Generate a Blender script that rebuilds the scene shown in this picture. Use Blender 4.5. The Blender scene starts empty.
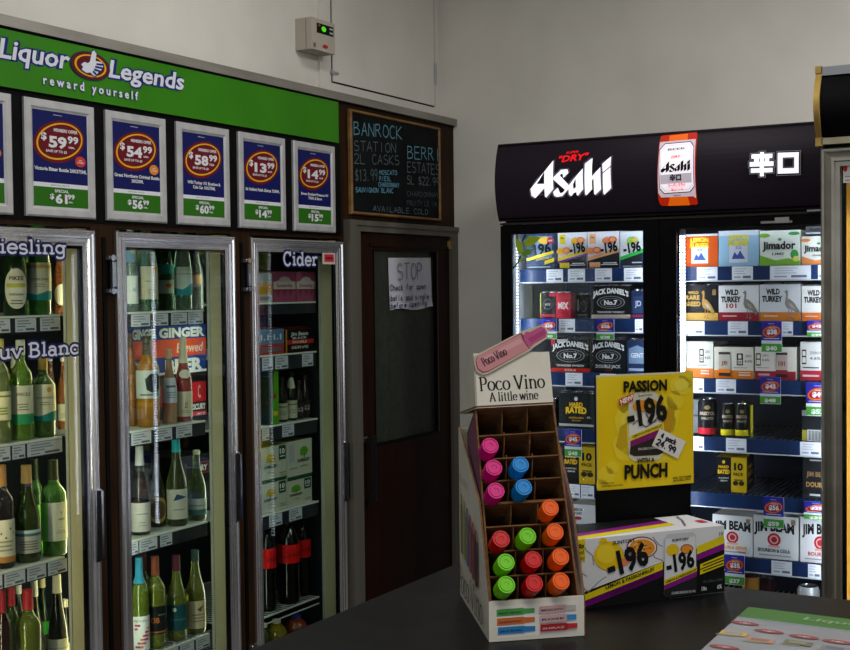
import bpy, math, random
from mathutils import Vector, Matrix
random.seed(7)
COL = bpy.context.scene.collection
V = Vector
PI = math.pi

# ------------------------------------------------------------------ camera
FPX, YAW, PITCH, ROLL = 1260.5, 0.51667, 0.03047, -0.011617
CAM = V((0, 0, 1.55))
_cy, _sy, _cp, _sp = math.cos(YAW), math.sin(YAW), math.cos(PITCH), math.sin(PITCH)
FWD = V((-_sy * _cp, _cy * _cp, -_sp))
_r = V((_cy, _sy, 0)); _u = _r.cross(FWD)
RGT = math.cos(ROLL) * _r + math.sin(ROLL) * _u
UPV = -math.sin(ROLL) * _r + math.cos(ROLL) * _u
cd = bpy.data.cameras.new('camera'); cam = bpy.data.objects.new('camera', cd); COL.objects.link(cam)
m3 = Matrix((RGT, UPV, -FWD)).transposed()
cam.matrix_world = Matrix.Translation(CAM) @ m3.to_4x4()
cd.sensor_width = 36; cd.lens = FPX / 850 * 36; cd.clip_start = 0.05
bpy.context.scene.camera = cam

def ray(x, y): return FWD + RGT * ((x - 425) / FPX) + UPV * ((325 - y) / FPX)
def onx(x, y, X): d = ray(x, y); return CAM + d * (X / d.x)
def ony(x, y, Y): d = ray(x, y); return CAM + d * (Y / d.y)
def onz(x, y, Z): d = ray(x, y); return CAM + d * ((Z - CAM.z) / d.z)
def onp(x, y, O, n): d = ray(x, y); return CAM + d * ((O - CAM).dot(n) / d.dot(n))
def mpp(p): return (p - CAM).dot(FWD) / FPX          # metres per pixel at a point

# ------------------------------------------------------------------ materials
MATS = {}
def lin(h):
    h = h.lstrip('#'); o = []
    for i in (0, 2, 4):
        c = int(h[i:i + 2], 16) / 255
        o.append(c / 12.92 if c <= .04045 else ((c + .055) / 1.055) ** 2.4)
    return (*o, 1)
def M(hexc, rough=.5, metal=0., emit=0., name=None):
    key = (hexc, rough, metal, emit)
    if key in MATS: return MATS[key]
    m = bpy.data.materials.new(name or 'paint_' + hexc.lstrip('#')); m.use_nodes = True
    b = m.node_tree.nodes['Principled BSDF']
    b.inputs['Base Color'].default_value = lin(hexc); b.inputs['Roughness'].default_value = rough
    b.inputs['Metallic'].default_value = metal; b.inputs['Specular IOR Level'].default_value = .14
    if emit:
        b.inputs['Emission Color'].default_value = lin(hexc); b.inputs['Emission Strength'].default_value = emit
    MATS[key] = m
    return m
def noisy(name, c1, c2, scale, rough=.5, metal=0., stretch=(1, 1, 1), detail=4, bump=0., contrast=(.35, .65), rough2=None, spec=.2):
    m = bpy.data.materials.new(name); m.use_nodes = True
    nt = m.node_tree; b = nt.nodes['Principled BSDF']
    tc = nt.nodes.new('ShaderNodeTexCoord'); mp = nt.nodes.new('ShaderNodeMapping'); nz = nt.nodes.new('ShaderNodeTexNoise'); cr = nt.nodes.new('ShaderNodeValToRGB')
    mp.inputs['Scale'].default_value = stretch; nz.inputs['Scale'].default_value = scale; nz.inputs['Detail'].default_value = detail
    nt.links.new(tc.outputs['Object'], mp.inputs['Vector']); nt.links.new(mp.outputs['Vector'], nz.inputs['Vector'])
    nt.links.new(nz.outputs['Fac'], cr.inputs['Fac']); nt.links.new(cr.outputs['Color'], b.inputs['Base Color'])
    cr.color_ramp.elements[0].position = contrast[0]; cr.color_ramp.elements[1].position = contrast[1]
    cr.color_ramp.elements[0].color = lin(c1); cr.color_ramp.elements[1].color = lin(c2)
    b.inputs['Roughness'].default_value = rough; b.inputs['Metallic'].default_value = metal; b.inputs['Specular IOR Level'].default_value = spec
    if rough2 is not None:
        mr = nt.nodes.new('ShaderNodeMapRange'); mr.inputs['To Min'].default_value = rough; mr.inputs['To Max'].default_value = rough2
        nt.links.new(nz.outputs['Fac'], mr.inputs['Value']); nt.links.new(mr.outputs['Result'], b.inputs['Roughness'])
    if bump:
        bp = nt.nodes.new('ShaderNodeBump'); bp.inputs['Strength'].default_value = bump; bp.inputs['Distance'].default_value = .002
        nt.links.new(nz.outputs['Fac'], bp.inputs['Height']); nt.links.new(bp.outputs['Normal'], b.inputs['Normal'])
    return m
def schlick(nt, f0=.04):
    lw = nt.nodes.new('ShaderNodeLayerWeight'); lw.inputs['Blend'].default_value = .5
    pw = nt.nodes.new('ShaderNodeMath'); pw.operation = 'POWER'; pw.inputs[1].default_value = 5
    ma = nt.nodes.new('ShaderNodeMath'); ma.operation = 'MULTIPLY_ADD'; ma.inputs[1].default_value = 1 - f0; ma.inputs[2].default_value = f0
    nt.links.new(lw.outputs['Facing'], pw.inputs[0]); nt.links.new(pw.outputs[0], ma.inputs[0])
    return ma.outputs[0]
def pane_mat(name, tint='#f2f6f4', f0=.04, rough=0.):
    m = bpy.data.materials.new(name); m.use_nodes = True; nt = m.node_tree; nt.nodes.remove(nt.nodes['Principled BSDF'])
    out = nt.nodes['Material Output']; t = nt.nodes.new('ShaderNodeBsdfTransparent'); g = nt.nodes.new('ShaderNodeBsdfGlossy'); mx = nt.nodes.new('ShaderNodeMixShader')
    t.inputs['Color'].default_value = lin(tint); g.inputs['Roughness'].default_value = rough
    nt.links.new(schlick(nt, f0), mx.inputs[0]); nt.links.new(t.outputs[0], mx.inputs[1]); nt.links.new(g.outputs[0], mx.inputs[2]); nt.links.new(mx.outputs[0], out.inputs[0])
    return m
BG = {}
def bottle_mat(hexc, clear=.5):
    k = (hexc, clear)
    if k in BG: return BG[k]
    m = bpy.data.materials.new('bottle_glass_' + hexc.lstrip('#')); m.use_nodes = True; nt = m.node_tree
    b = nt.nodes['Principled BSDF']; c = lin(hexc)
    tint = tuple(min(1, v ** .8) for v in c[:3]) + (1,) if clear > .4 else tuple(v ** .9 for v in c[:3]) + (1,)
    b.inputs['Base Color'].default_value = tint; b.inputs['Roughness'].default_value = .02; b.inputs['IOR'].default_value = 1.42
    b.inputs['Transmission Weight'].default_value = .55 + .35 * clear; b.inputs['Coat Weight'].default_value = .3; b.inputs['Coat Roughness'].default_value = .02
    BG[k] = m
    return m

WALL = noisy('wall_paint', '#d2cec6', '#dcd8d0', 3, .75, bump=.15, detail=8)
CEIL = noisy('ceiling_paint', '#d8d6d0', '#e2e0da', 3, .85)
FLOOR = noisy('vinyl_floor', '#4a4642', '#5c5750', 6, .5)
WOOD = noisy('dark_wood_panel', '#21140b', '#322010', 5, .5, spec=.07, stretch=(8, 8, .6), detail=6)
WOODL = noisy('brown_laminate', '#1f0f09', '#2a160e', 5, .4, spec=.07, stretch=(10, 10, .5), detail=5)
STEEL = M('#dadade', .2, .88, name='polished_steel')
ALU = noisy('dull_aluminium', '#8d8a84', '#a5a29b', 12, .42, .75, stretch=(1, .2, 1))
CHROME = M('#d8d8dc', .12, 1., name='chrome')
SILVER = noisy('silver_snap_frame', '#b3b4b6', '#c2c3c5', 20, .4, .35)
BLACKP = noisy('black_plastic', '#060607', '#0a0a0b', 15, .42, spec=.07)
GASK = noisy('black_gasket', '#050506', '#09090b', 25, .5, spec=.07)
COUNTER = noisy('black_laminate', '#050506', '#0b0b0c', 9, .3, detail=8, rough2=.48, bump=.05)
LINER = noisy('dark_liner', '#1d2126', '#262b31', 4, .5)
LINERN = noisy('navy_liner', '#1b2740', '#22304c', 4, .45)
LINERW = noisy('white_liner', '#b9bfc6', '#c8cdd4', 4, .45)
CREAM = noisy('cream_mullion', '#b9b08c', '#c4bb97', 5, .4)
SHELFM = noisy('shelf_enamel', '#a9aca6', '#b9bcb6', 8, .4)
NAVYR = noisy('navy_price_rail', '#13294f', '#193362', 10, .35)
GREYR = noisy('grey_price_rail', '#23272c', '#2d3238', 10, .35)
GLASS = pane_mat('door_glass', '#e9efec', .05)
GLASSA = pane_mat('fridge_glass', '#f2f5f6', .025)
FROST = noisy('frosted_glass', '#2b302a', '#363b33', 40, .4)
CARD = noisy('corrugated_card', '#5f4227', '#7a5632', 40, .8, stretch=(1, 1, 4))
PAPERW = noisy('white_card', '#cfcabb', '#d9d5c8', 10, .6)
LED = M('#eef2ff', .4, 0, 16., 'led_strip')
LEDW = M('#eef2fe', .4, 0, 4.)
GOLD = noisy('gold_trim', '#a98a45', '#c0a05a', 10, .35, .5)
TANIN = noisy('tan_interior', '#b08a3a', '#c39c48', 3, .5)

# ------------------------------------------------------------------ text glyphs (built-in font turned to mesh)
TC = {}
def text_mesh(s, bold):
    k = (s, bold)
    if k in TC: return TC[k]
    c = bpy.data.curves.new('t', 'FONT'); c.body = s; c.resolution_u = 2; c.offset = bold
    o = bpy.data.objects.new('t', c); COL.objects.link(o)
    me = o.evaluated_get(bpy.context.evaluated_depsgraph_get()).to_mesh()
    vs = [(v.co.x, v.co.y) for v in me.vertices]; fs = [tuple(p.vertices) for p in me.polygons]
    bpy.data.objects.remove(o); bpy.data.curves.remove(c)
    if not vs: vs = [(0, 0), (1, 0), (1, 1)]; fs = []
    xs = [v[0] for v in vs]
    TC[k] = (vs, fs, min(xs), max(xs))
    return TC[k]
CAPH = .727

# stroke alphabets --------------------------------------------------
def E(cx, cy, rx, ry, a0, a1, n=14):
    return [(cx + rx * math.cos(math.radians(a0 + (a1 - a0) * i / n)), cy + ry * math.sin(math.radians(a0 + (a1 - a0) * i / n))) for i in range(n + 1)]
SLAB = {  # glyph: (advance, strokes, serifs)
 'i': (.62, [[(.3, 0), (.3, 1)], [(.3, 1.3), (.3, 1.45)]], [(.3, 0, .22, .22), (.3, 1, .22, .0)]),
 'l': (.62, [[(.3, 0), (.3, 1.5)]], [(.3, 0, .22, .22), (.3, 1.5, .22, 0)]),
 'n': (1.16, [[(.25, 0), (.25, 1)], E(.57, .6, .32, .37, 180, 0) + [(.89, 0)]], [(.25, 0, .2, .2), (.25, 1, .2, 0), (.89, 0, .2, .2)]),
 'e': (1.0, [E(.5, .5, .4, .48, 0, 318), [(.12, .52), (.9, .52)]], []),
 's': (.86, [E(.42, .73, .29, .25, 35, 262) + E(.42, .25, .33, .25, 80, -148)], [(.68, .86, 0, .02), ]),
 'g': (1.06, [E(.46, .56, .34, .42, 0, 360), [(.82, 1), (.82, -.12)] + E(.46, -.14, .36, .28, 0, -150)], [(.82, 1, 0, .2)]),
 'u': (1.16, [[(.25, 1), (.25, .4)] + E(.57, .38, .32, .36, 180, 360), [(.89, 1), (.89, 0)]], [(.25, 1, .2, 0), (.89, 1, .2, 0), (.89, 0, 0, .2)]),
 'v': (1.02, [[(.1, 1), (.5, 0), (.9, 1)]], [(.1, 1, .15, .17), (.9, 1, .17, .15)]),
 'w': (1.4, [[(.1, 1), (.4, 0), (.7, .95), (1., 0), (1.3, 1)]], [(.1, 1, .12, .15), (1.3, 1, .15, .12)]),
 'B': (1.22, [[(.28, 0), (.28, 1.45), (.6, 1.45)] + E(.6, 1.1, .34, .35, 90, -90) + [(.28, .75)], [(.6, .75)] + E(.62, .375, .42, .375, 90, -90) + [(.28, 0)]], [(.28, 0, .22, 0), (.28, 1.45, .22, 0)]),
 'a': (1.02, [E(.42, .3, .3, .3, 0, 360), [(.9, 0), (.76, .05), (.76, .62)] + E(.46, .66, .3, .32, 0, 155)], []),
 'c': (.94, [E(.5, .5, .4, .48, 42, 318)], []),
 'C': (1.2, [E(.6, .72, .48, .74, 40, 320), [(.97, 1.08), (.97, 1.5)]], []),
 'd': (1.14, [E(.46, .48, .34, .46, 0, 360), [(.84, 0), (.84, 1.5)]], [(.84, 1.5, .2, 0), (.84, 0, 0, .2)]),
 'r': (.86, [[(.28, 0), (.28, 1)], E(.62, .58, .33, .38, 180, 62)], [(.28, 0, .2, .26), (.28, 1, .2, 0)]),
 'R': (1.25, [[(.28, 0), (.28, 1.45), (.6, 1.45)] + E(.6, 1.08, .34, .37, 90, -90) + [(.28, .71)], [(.6, .71), (1.0, 0)]], [(.28, 0, .22, .2), (.28, 1.45, .22, 0), (1., 0, .1, .2)]),
 'S': (1.0, [E(.5, 1.08, .36, .38, 35, 262) + E(.5, .36, .4, .37, 82, -148)], []),
 'P': (1.12, [[(.28, 0), (.28, 1.45), (.6, 1.45)] + E(.6, 1.06, .38, .39, 90, -90) + [(.28, .67)]], [(.28, 0, .2, .2), (.28, 1.45, .2, 0)]),
 'o': (1.04, [E(.5, .49, .42, .48, 0, 360)], []),
 'V': (1.3, [[(.1, 1.45), (.62, 0), (1.14, 1.45)]], [(.1, 1.45, .16, .2), (1.14, 1.45, .2, .16)]),
 'A': (1.3, [[(.08, 0), (.62, 1.45), (1.16, 0)], [(.3, .5), (.95, .5)]], [(.08, 0, .15, .18), (1.16, 0, .2, .15)]),
 't': (.72, [[(.35, 1.32), (.35, .25)] + E(.52, .22, .17, .2, 180, 300), [(.1, 1), (.62, 1)]], []),
 ' ': (.5, [], []),
}
HAND = {
 'A': [[(0, 0), (.4, 1.4), (.8, 0)], [(.15, .5), (.65, .5)]], 'B': [[(0, 0), (0, 1.4), (.5, 1.35), (.6, 1.05), (.4, .78), (0, .74)], [(.4, .76), (.75, .5), (.65, .1), (0, 0)]],
 'C': [E(.45, .7, .42, .7, 50, 310)], 'D': [[(0, 0), (0, 1.4), (.5, 1.2), (.75, .7), (.5, .15), (0, 0)]], 'E': [[(.7, 1.4), (0, 1.4), (0, 0), (.75, 0)], [(0, .72), (.6, .72)]],
 'F': [[(.7, 1.4), (0, 1.4), (0, 0)], [(0, .72), (.6, .72)]], 'G': [E(.45, .7, .42, .7, 45, 330) + [(.82, .6), (.5, .6)]], 'H': [[(0, 0), (0, 1.4)], [(.7, 0), (.7, 1.4)], [(0, .7), (.7, .7)]],
 'I': [[(.35, 0), (.35, 1.4)]], 'K': [[(0, 0), (0, 1.4)], [(.7, 1.4), (0, .65), (.8, 0)]], 'L': [[(0, 1.4), (0, 0), (.7, 0)]], 'M': [[(0, 0), (.1, 1.4), (.4, .5), (.7, 1.4), (.8, 0)]],
 'N': [[(0, 0), (0, 1.4), (.75, 0), (.75, 1.4)]], 'O': [E(.42, .7, .4, .68, 90, 450)], 'P': [[(0, 0), (0, 1.4), (.5, 1.35), (.65, 1.05), (.45, .75), (0, .7)]],
 'R': [[(0, 0), (0, 1.4), (.5, 1.35), (.6, 1.05), (.4, .75), (0, .72)], [(.3, .72), (.75, 0)]], 'S': [E(.4, 1.05, .33, .35, 40, 265) + E(.4, .36, .36, .36, 85, -145)], 'T': [[(0, 1.4), (.8, 1.4)], [(.4, 1.4), (.4, 0)]],
 'U': [[(0, 1.4), (0, .35)] + E(.36, .36, .36, .36, 180, 360) + [(.72, 1.4)]], 'V': [[(0, 1.4), (.38, 0), (.76, 1.4)]], 'Y': [[(0, 1.4), (.38, .7), (.76, 1.4)], [(.38, .7), (.38, 0)]],
 '1': [[(.2, 1.1), (.4, 1.4), (.4, 0)]], '2': [E(.38, 1., .36, .4, 160, -30) + [(0, 0), (.75, 0)]], '3': [E(.35, 1.05, .33, .35, 140, -90), E(.35, .36, .38, .36, 90, -140)], '4': [[(.55, 0), (.55, 1.4), (0, .45), (.8, .45)]],
 '5': [[(.65, 1.4), (.1, 1.4), (.05, .8)] + E(.33, .42, .38, .42, 110, -140)], '9': [E(.36, 1., .33, .38, 0, 360) + [(.68, .9), (.55, 0)]], '$': [E(.4, 1., .33, .3, 40, 265) + E(.4, .42, .36, .32, 85, -145), [(.4, 1.55), (.4, -.1)]],
 '.': [[(.2, 0), (.3, .08)]], ' ': [], 'h': [[(0, 0), (0, 1.4)], E(.3, .5, .3, .35, 180, 0) + [(.6, 0)]], 'e': [E(.35, .42, .33, .4, 0, 310), [(.05, .45), (.66, .45)]], 'c': [E(.35, .42, .33, .4, 45, 315)],
 'k': [[(0, 0), (0, 1.4)], [(.55, .85), (0, .4), (.6, 0)]], 'f': [E(.45, 1.1, .25, .28, 60, 180) + [(.2, 0)], [(0, .8), (.45, .8)]], 'o': [E(.35, .42, .33, .4, 0, 360)], 'r': [[(0, 0), (0, .85)], E(.3, .5, .3, .32, 180, 60)],
 'p': [[(0, .85), (0, -.45)], E(.33, .42, .33, .4, 180, -180)], 'n': [[(0, 0), (0, .85)], E(.3, .5, .3, .35, 180, 0) + [(.6, 0)]], 'a': [E(.33, .42, .33, .4, 0, 360), [(.66, .85), (.66, 0)]], 's': [E(.3, .62, .22, .2, 40, 265) + E(.3, .2, .25, .2, 85, -145)],
 'd': [E(.33, .42, .33, .4, 0, 360), [(.66, 1.4), (.66, 0)]], 'i': [[(.15, 0), (.15, .85)], [(.15, 1.1), (.15, 1.2)]], 'g': [E(.33, .42, .33, .4, 0, 360), [(.66, .85), (.66, -.2)] + E(.33, -.2, .33, .25, 0, -150)], 'l': [[(.15, 0), (.15, 1.4)]],
 't': [[(.25, 1.2), (.25, 0)], [(0, .85), (.5, .85)]], 'u': [[(0, .85), (0, .3)] + E(.3, .3, .3, .3, 180, 360) + [(.6, .85), (.6, 0)]], 'b': [[(0, 1.4), (0, 0)], E(.33, .42, .33, .4, 180, -180)],
}

# ------------------------------------------------------------------ mesh builder
class MB:
    def __init__(s): s.v = []; s.f = []; s.mi = []; s.m = []
    def mat(s, m):
        if isinstance(m, str): m = M(m)
        if m not in s.m: s.m.append(m)
        return s.m.index(m)
    def poly(s, pts, m):
        i = len(s.v); s.v += [V(p) for p in pts]; s.f.append(tuple(range(i, i + len(pts)))); s.mi.append(s.mat(m))
    def mesh(s, vs, fs, m):
        i = len(s.v); s.v += vs; k = s.mat(m)
        for f in fs: s.f.append(tuple(j + i for j in f)); s.mi.append(k)
    def box(s, a, b, m, mats=None):   # mats: dict of face -> material, faces x- x+ y- y+ z- z+
        x0, x1 = sorted((a[0], b[0])); y0, y1 = sorted((a[1], b[1])); z0, z1 = sorted((a[2], b[2]))
        s.hexa([V((x0, y0, z0)), V((x1, y0, z0)), V((x1, y1, z0)), V((x0, y1, z0)), V((x0, y0, z1)), V((x1, y0, z1)), V((x1, y1, z1)), V((x0, y1, z1))], m, mats)
    def hexa(s, c, m, mats=None):
        i = len(s.v); s.v += [V(p) for p in c]; mats = mats or {}
        for key, q in (('z-', (3, 2, 1, 0)), ('z+', (4, 5, 6, 7)), ('y-', (0, 1, 5, 4)), ('x+', (1, 2, 6, 5)), ('y+', (2, 3, 7, 6)), ('x-', (3, 0, 4, 7))):
            s.f.append(tuple(j + i for j in q)); s.mi.append(s.mat(mats.get(key, m)))
    def obox(s, O, A, B, C, m, mats=None):   # oriented box: origin and three edge vectors (right, back, up)
        s.hexa([O, O + A, O + A + B, O + B, O + C, O + A + C, O + A + B + C, O + B + C], m, mats)
    def prism(s, poly, D, m, mside=None):    # polygon (3D points) pushed along D
        n = len(poly); i = len(s.v); poly = [V(p) for p in poly]; s.v += poly + [p + D for p in poly]
        s.f += [tuple(range(i + n - 1, i - 1, -1)), tuple(range(i + n, i + 2 * n))]; s.mi += [s.mat(m)] * 2
        for k in range(n):
            j = (k + 1) % n; s.f.append((i + k, i + j, i + n + j, i + n + k)); s.mi.append(s.mat(mside or m))
    def lathe(s, prof, c, m, n=24, axis=None, mats=None):
        c = V(c); ax = (axis or V((0, 0, 1))).normalized(); e1 = ax.orthogonal().normalized() if abs(ax.z) < .999 else V((1, 0, 0)); e2 = ax.cross(e1)
        i = len(s.v)
        for r, z in prof:
            for k in range(n):
                t = 2 * PI * k / n; s.v.append(c + ax * z + (e1 * math.cos(t) + e2 * math.sin(t)) * r)
        for p in range(len(prof) - 1):
            mm = s.mat(mats[p] if mats else m)
            for k in range(n):
                j = (k + 1) % n; s.f.append((i + p * n + k, i + p * n + j, i + (p + 1) * n + j, i + (p + 1) * n + k)); s.mi.append(mm)
    def tube(s, a, b, r, m, n=8):
        a, b = V(a), V(b); s.lathe([(0, 0), (r, 0), (r, (b - a).length), (0, (b - a).length)], a, m, n, b - a)
    def frame(s, F, o, prof, m):
        # mitred rectangular frame on face F (metres): o = outer (a0,b0,a1,b1); prof = [(inset, height)]
        i = len(s.v); W, H = F.W, F.H
        for d, h in prof:
            for a, b in ((o[0] + d, o[1] + d), (o[2] - d, o[1] + d), (o[2] - d, o[3] - d), (o[0] + d, o[3] - d)):
                s.v.append(F.O + F.u * a + F.v * b + F.n * h)
        for p in range(len(prof) - 1):
            for k in range(4):
                j = (k + 1) % 4; s.f.append((i + p * 4 + k, i + p * 4 + j, i + p * 4 + 4 + j, i + p * 4 + 4 + k)); s.mi.append(s.mat(m))
    def build(s, name, parent=None, base=None, smooth=False):
        me = bpy.data.meshes.new(name); o = bpy.data.objects.new(name, me)
        if parent is not None:
            r = parent
            while r.parent: r = r.parent
            b = V(r.location); o.parent = parent
        else:
            b = V(base) if base is not None else V((0, 0, 0)); o.location = b
        me.from_pydata([tuple(p - b) for p in s.v], [], s.f)
        for m in s.m: me.materials.append(m)
        me.polygons.foreach_set('material_index', s.mi)
        if smooth is True: me.polygons.foreach_set('use_smooth', [True] * len(s.f))
        me.update(); COL.objects.link(o)
        if smooth == 'auto':
            me.polygons.foreach_set('use_smooth', [True] * len(s.f)); me.set_sharp_from_angle(angle=math.radians(40))
        return o

def clip(pts, lim, sgn):
    out = []
    for i in range(len(pts)):
        (x0, y0), (x1, y1) = pts[i - 1], pts[i]; i0, i1 = (y0 - lim) * sgn >= 0, (y1 - lim) * sgn >= 0
        if i0 != i1: t = (lim - y0) / (y1 - y0); out.append((x0 + (x1 - x0) * t, lim))
        if i1: out.append((x1, y1))
    return out
class Face:
    """A flat (or bent) printable face: origin lower left, U to the right, Vv up, seen from its front."""
    def __init__(s, mb, O, U, Vv, eps=.00022, bend=None):
        s.mb = mb; s.O = V(O); s.U = V(U); s.Vv = V(Vv); s.W = s.U.length; s.H = s.Vv.length
        s.u = s.U / s.W; s.v = s.Vv / s.H; s.n = s.u.cross(s.v).normalized(); s.eps = eps; s.bend = bend; s.k = 0
    def P(s, a, b, k):
        if s.bend: return s.bend(a, b, k * s.eps)
        return s.O + s.U * a + s.Vv * b + s.n * (k * s.eps)
    def nk(s, k):
        if k is None: s.k += 1; return s.k
        s.k = max(s.k, k); return k
    def rect(s, x0, y0, x1, y1, m, k=None):
        k = s.nk(k); n = 14 if s.bend else 1; nv = n if s.bend == 'v' else (8 if s.bend else 1)
        for i in range(n):
            a, c = x0 + (x1 - x0) * i / n, x0 + (x1 - x0) * (i + 1) / n
            for j in range(nv):
                b, d = y0 + (y1 - y0) * j / nv, y0 + (y1 - y0) * (j + 1) / nv
                s.mb.poly([s.P(a, b, k), s.P(c, b, k), s.P(c, d, k), s.P(a, d, k)], m)
    def poly(s, pts, m, k=None):
        k = s.nk(k)
        if not s.bend: s.mb.poly([s.P(a, b, k) for a, b in pts], m); return
        sw = [(b, a) for a, b in pts]; lo, hi = min(p[1] for p in sw), max(p[1] for p in sw); n = max(1, int((hi - lo) / .07))
        for j in range(n):
            q = clip(clip(sw, lo + (hi - lo) * j / n, 1), lo + (hi - lo) * (j + 1) / n, -1)
            if len(q) > 2: s.mb.poly([s.P(a, b, k) for b, a in q], m)
    def ell(s, cx, cy, rx, ry, m, k=None, rot=0, n=28):
        pts = []
        for i in range(n):
            t = 2 * PI * i / n; x, y = rx * s.W * math.cos(t), ry * s.H * math.sin(t)
            pts.append((cx + (x * math.cos(rot) - y * math.sin(rot)) / s.W, cy + (x * math.sin(rot) + y * math.cos(rot)) / s.H))
        s.poly(pts, m, k)
    def text(s, t, cx, cy, w, h, m, bold=.02, shear=0., rot=0., k=None, arch=0.):
        # centre of the capitals at (cx, cy); w, h = width and capital height as fractions of the face
        k = s.nk(k); vs, fs, x0, x1 = text_mesh(t, bold); sx = w * s.W / max(x1 - x0, 1e-6); sy = h * s.H / CAPH; out = []
        c, si = math.cos(rot), math.sin(rot)
        for x, y in vs:
            X = (x - (x0 + x1) / 2) * sx + shear * (y - CAPH / 2) * sy; Y = (y - CAPH / 2) * sy
            if arch: q = 2 * X / (w * s.W); Y += arch * s.H * (1 - q * q)
            out.append(s.P(cx + (X * c - Y * si) / s.W, cy + (X * si + Y * c) / s.H, k))
        s.mb.mesh(out, fs, m)
    def px(s, x, y):
        p = onp(x, y, s.O, s.n) - s.O; return (p.dot(s.u) / s.W, p.dot(s.v) / s.H)
    def ppx(s, pts, m, k=None): s.poly([s.px(*p) for p in pts], m, k)
    def tpx(s, t, L, R, hpx, m, bold=.02, shear=0., k=None, outline=None, ob=.06):
        a0, b0 = s.px(*L); a1, b1 = s.px(*R); xm, ym = (L[0] + R[0]) / 2, (L[1] + R[1]) / 2
        h = s.px(xm, ym - hpx)[1] - s.px(xm, ym)[1]; dx, dy = (a1 - a0) * s.W, (b1 - b0) * s.H
        rot = math.atan2(dy, dx); w = math.hypot(dx, dy) / s.W; cx, cy = (a0 + a1) / 2, (b0 + b1) / 2 + h / 2
        if outline: s.text(t, cx, cy, w * (1 + .0), h, outline, ob, shear, rot, k)
        s.text(t, cx, cy, w, h, m, bold, shear, rot, k)
    def strokes(s, lines, wx, wy, m, k=None):
        # lines in metres on the face; pen wx (across) by wy (up)
        k = s.nk(k); tot = sum(max(0, len(l) - 1) for l in lines) or 1; cnt = 0
        for ln in lines:
            pts = ln
            for i in range(len(pts) - 1):
                (x0, y0), (x1, y1) = pts[i], pts[i + 1]; L = math.hypot(x1 - x0, y1 - y0)
                if L < 1e-9: continue
                nx, ny = -(y1 - y0) / L, (x1 - x0) / L; hw = .5 * math.hypot(wx * nx, wy * ny); ex, ey = (x1 - x0) / L * hw * .35, (y1 - y0) / L * hw * .35
                q = [(x0 + nx * hw - ex, y0 + ny * hw - ey), (x0 - nx * hw - ex, y0 - ny * hw - ey), (x1 - nx * hw + ex, y1 - ny * hw + ey), (x1 + nx * hw + ex, y1 + ny * hw + ey)]
                cnt += 1; kk = k + .45 * cnt / tot
                s.mb.poly([s.P(a / s.W, b / s.H, kk) for a, b in q], m)
    def slab(s, t, x, y, w, xh, m, pen, outline=None, opad=0., serif=.14, k=None, rot=0.):
        # slab-serif lettering: lower-left (x, y) metres, total width w, x-height xh, pen = (wx, wy) in x-heights
        adv = sum(SLAB[c][0] for c in t); sx = w / adv
        L = []; cur = 0; c_, s_ = math.cos(rot), math.sin(rot)
        def T(px_, py_): X, Y = px_ * sx, py_ * xh; return (x + X * c_ - Y * s_, y + X * s_ + Y * c_)
        SF = []
        for c in t:
            a, st, se = SLAB[c]
            for l in st: L.append([T(cur + p, q) for p, q in l])
            for (p, q, l_, r_) in se: 
                dy = serif / 2 if q < .01 else -serif / 2
                SF.append([T(cur + p - l_, q + dy * .9), T(cur + p + r_, q + dy * .9)])
            cur += a
        if outline:
            kk = s.nk(k); s.strokes(L + SF, pen[0] * xh + opad, pen[1] * xh + opad, outline, kk)
        kk = s.nk(k); s.strokes(L, pen[0] * xh, pen[1] * xh, m, kk); s.strokes(SF, serif * xh, serif * xh, m, kk + .5)
    def hand(s, t, x, y, w, h, m, pen, k=None, jit=.03, rot=0.):
        adv = 1.0; tot = adv * len(t); sx = w / tot; L = []
        for i, c in enumerate(t):
            for l in HAND.get(c, []):
                L.append([(x + (i * adv + p + random.uniform(-jit, jit)) * sx, y + (q + random.uniform(-jit, jit)) * h / 1.4 + rot * (i * adv + p) * sx) for p, q in l])
        s.strokes(L, pen, pen, m, k)
    def ops(s, spec):
        for o in spec:
            c = o[0]
            if c == 'r': s.rect(*o[1:])
            elif c == 't': s.text(*o[1:])
            elif c == 'e': s.ell(*o[1:])
            elif c == 'p': s.poly(*o[1:])

def thing(name, label, cat, base, group=None):
    o = bpy.data.objects.new(name, None); COL.objects.link(o); o.location = base; o.empty_display_size = .05
    return tag(o, label, cat, group)
def tag(o, label, cat, group=None):
    o['label'] = label; o['category'] = cat
    if group: o['group'] = group
    return o
def struct(o): o['kind'] = 'structure'; return o

# ================================================================== ROOM
XW, XT, XC, XD, XP = -2.82, -2.73, -2.75, -2.738, -2.845
ZC = 1.0                                   # counter height
YB = onx(458.5, 250, XT).y                 # back wall
ZT = onx(229, 66.5, XT).z                  # top of the cooler
ZTB = onx(229, 75.4, XT).z                 # underside of its metal trim
CEILZ = 3.25
def slab_struct(name, boxes, m):
    b = MB()
    for a, c in boxes: b.box(a, c, m)
    return struct(b.build(name))
slab_struct('floor', [((-3.9, -2.6, -.1), (3.1, YB + .1, 0))], FLOOR)
slab_struct('ceiling', [((-3.9, -2.6, CEILZ), (3.1, YB + .1, CEILZ + .1))], CEIL)
slab_struct('wall_left', [((XW - .1, -2.6, ZT), (XW, YB, CEILZ)), ((-3.9, -2.6, 0), (-3.8, YB, ZT + .05)), ((-3.8, -2.6, ZT + .0), (XW - .1, YB, ZT + .05))], WALL)
slab_struct('wall_back', [((-3.9, YB, 0), (3.1, YB + .1, CEILZ))], WALL)
slab_struct('wall_right', [((3.0, -2.6, 0), (3.1, YB, CEILZ))], WALL)
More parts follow.
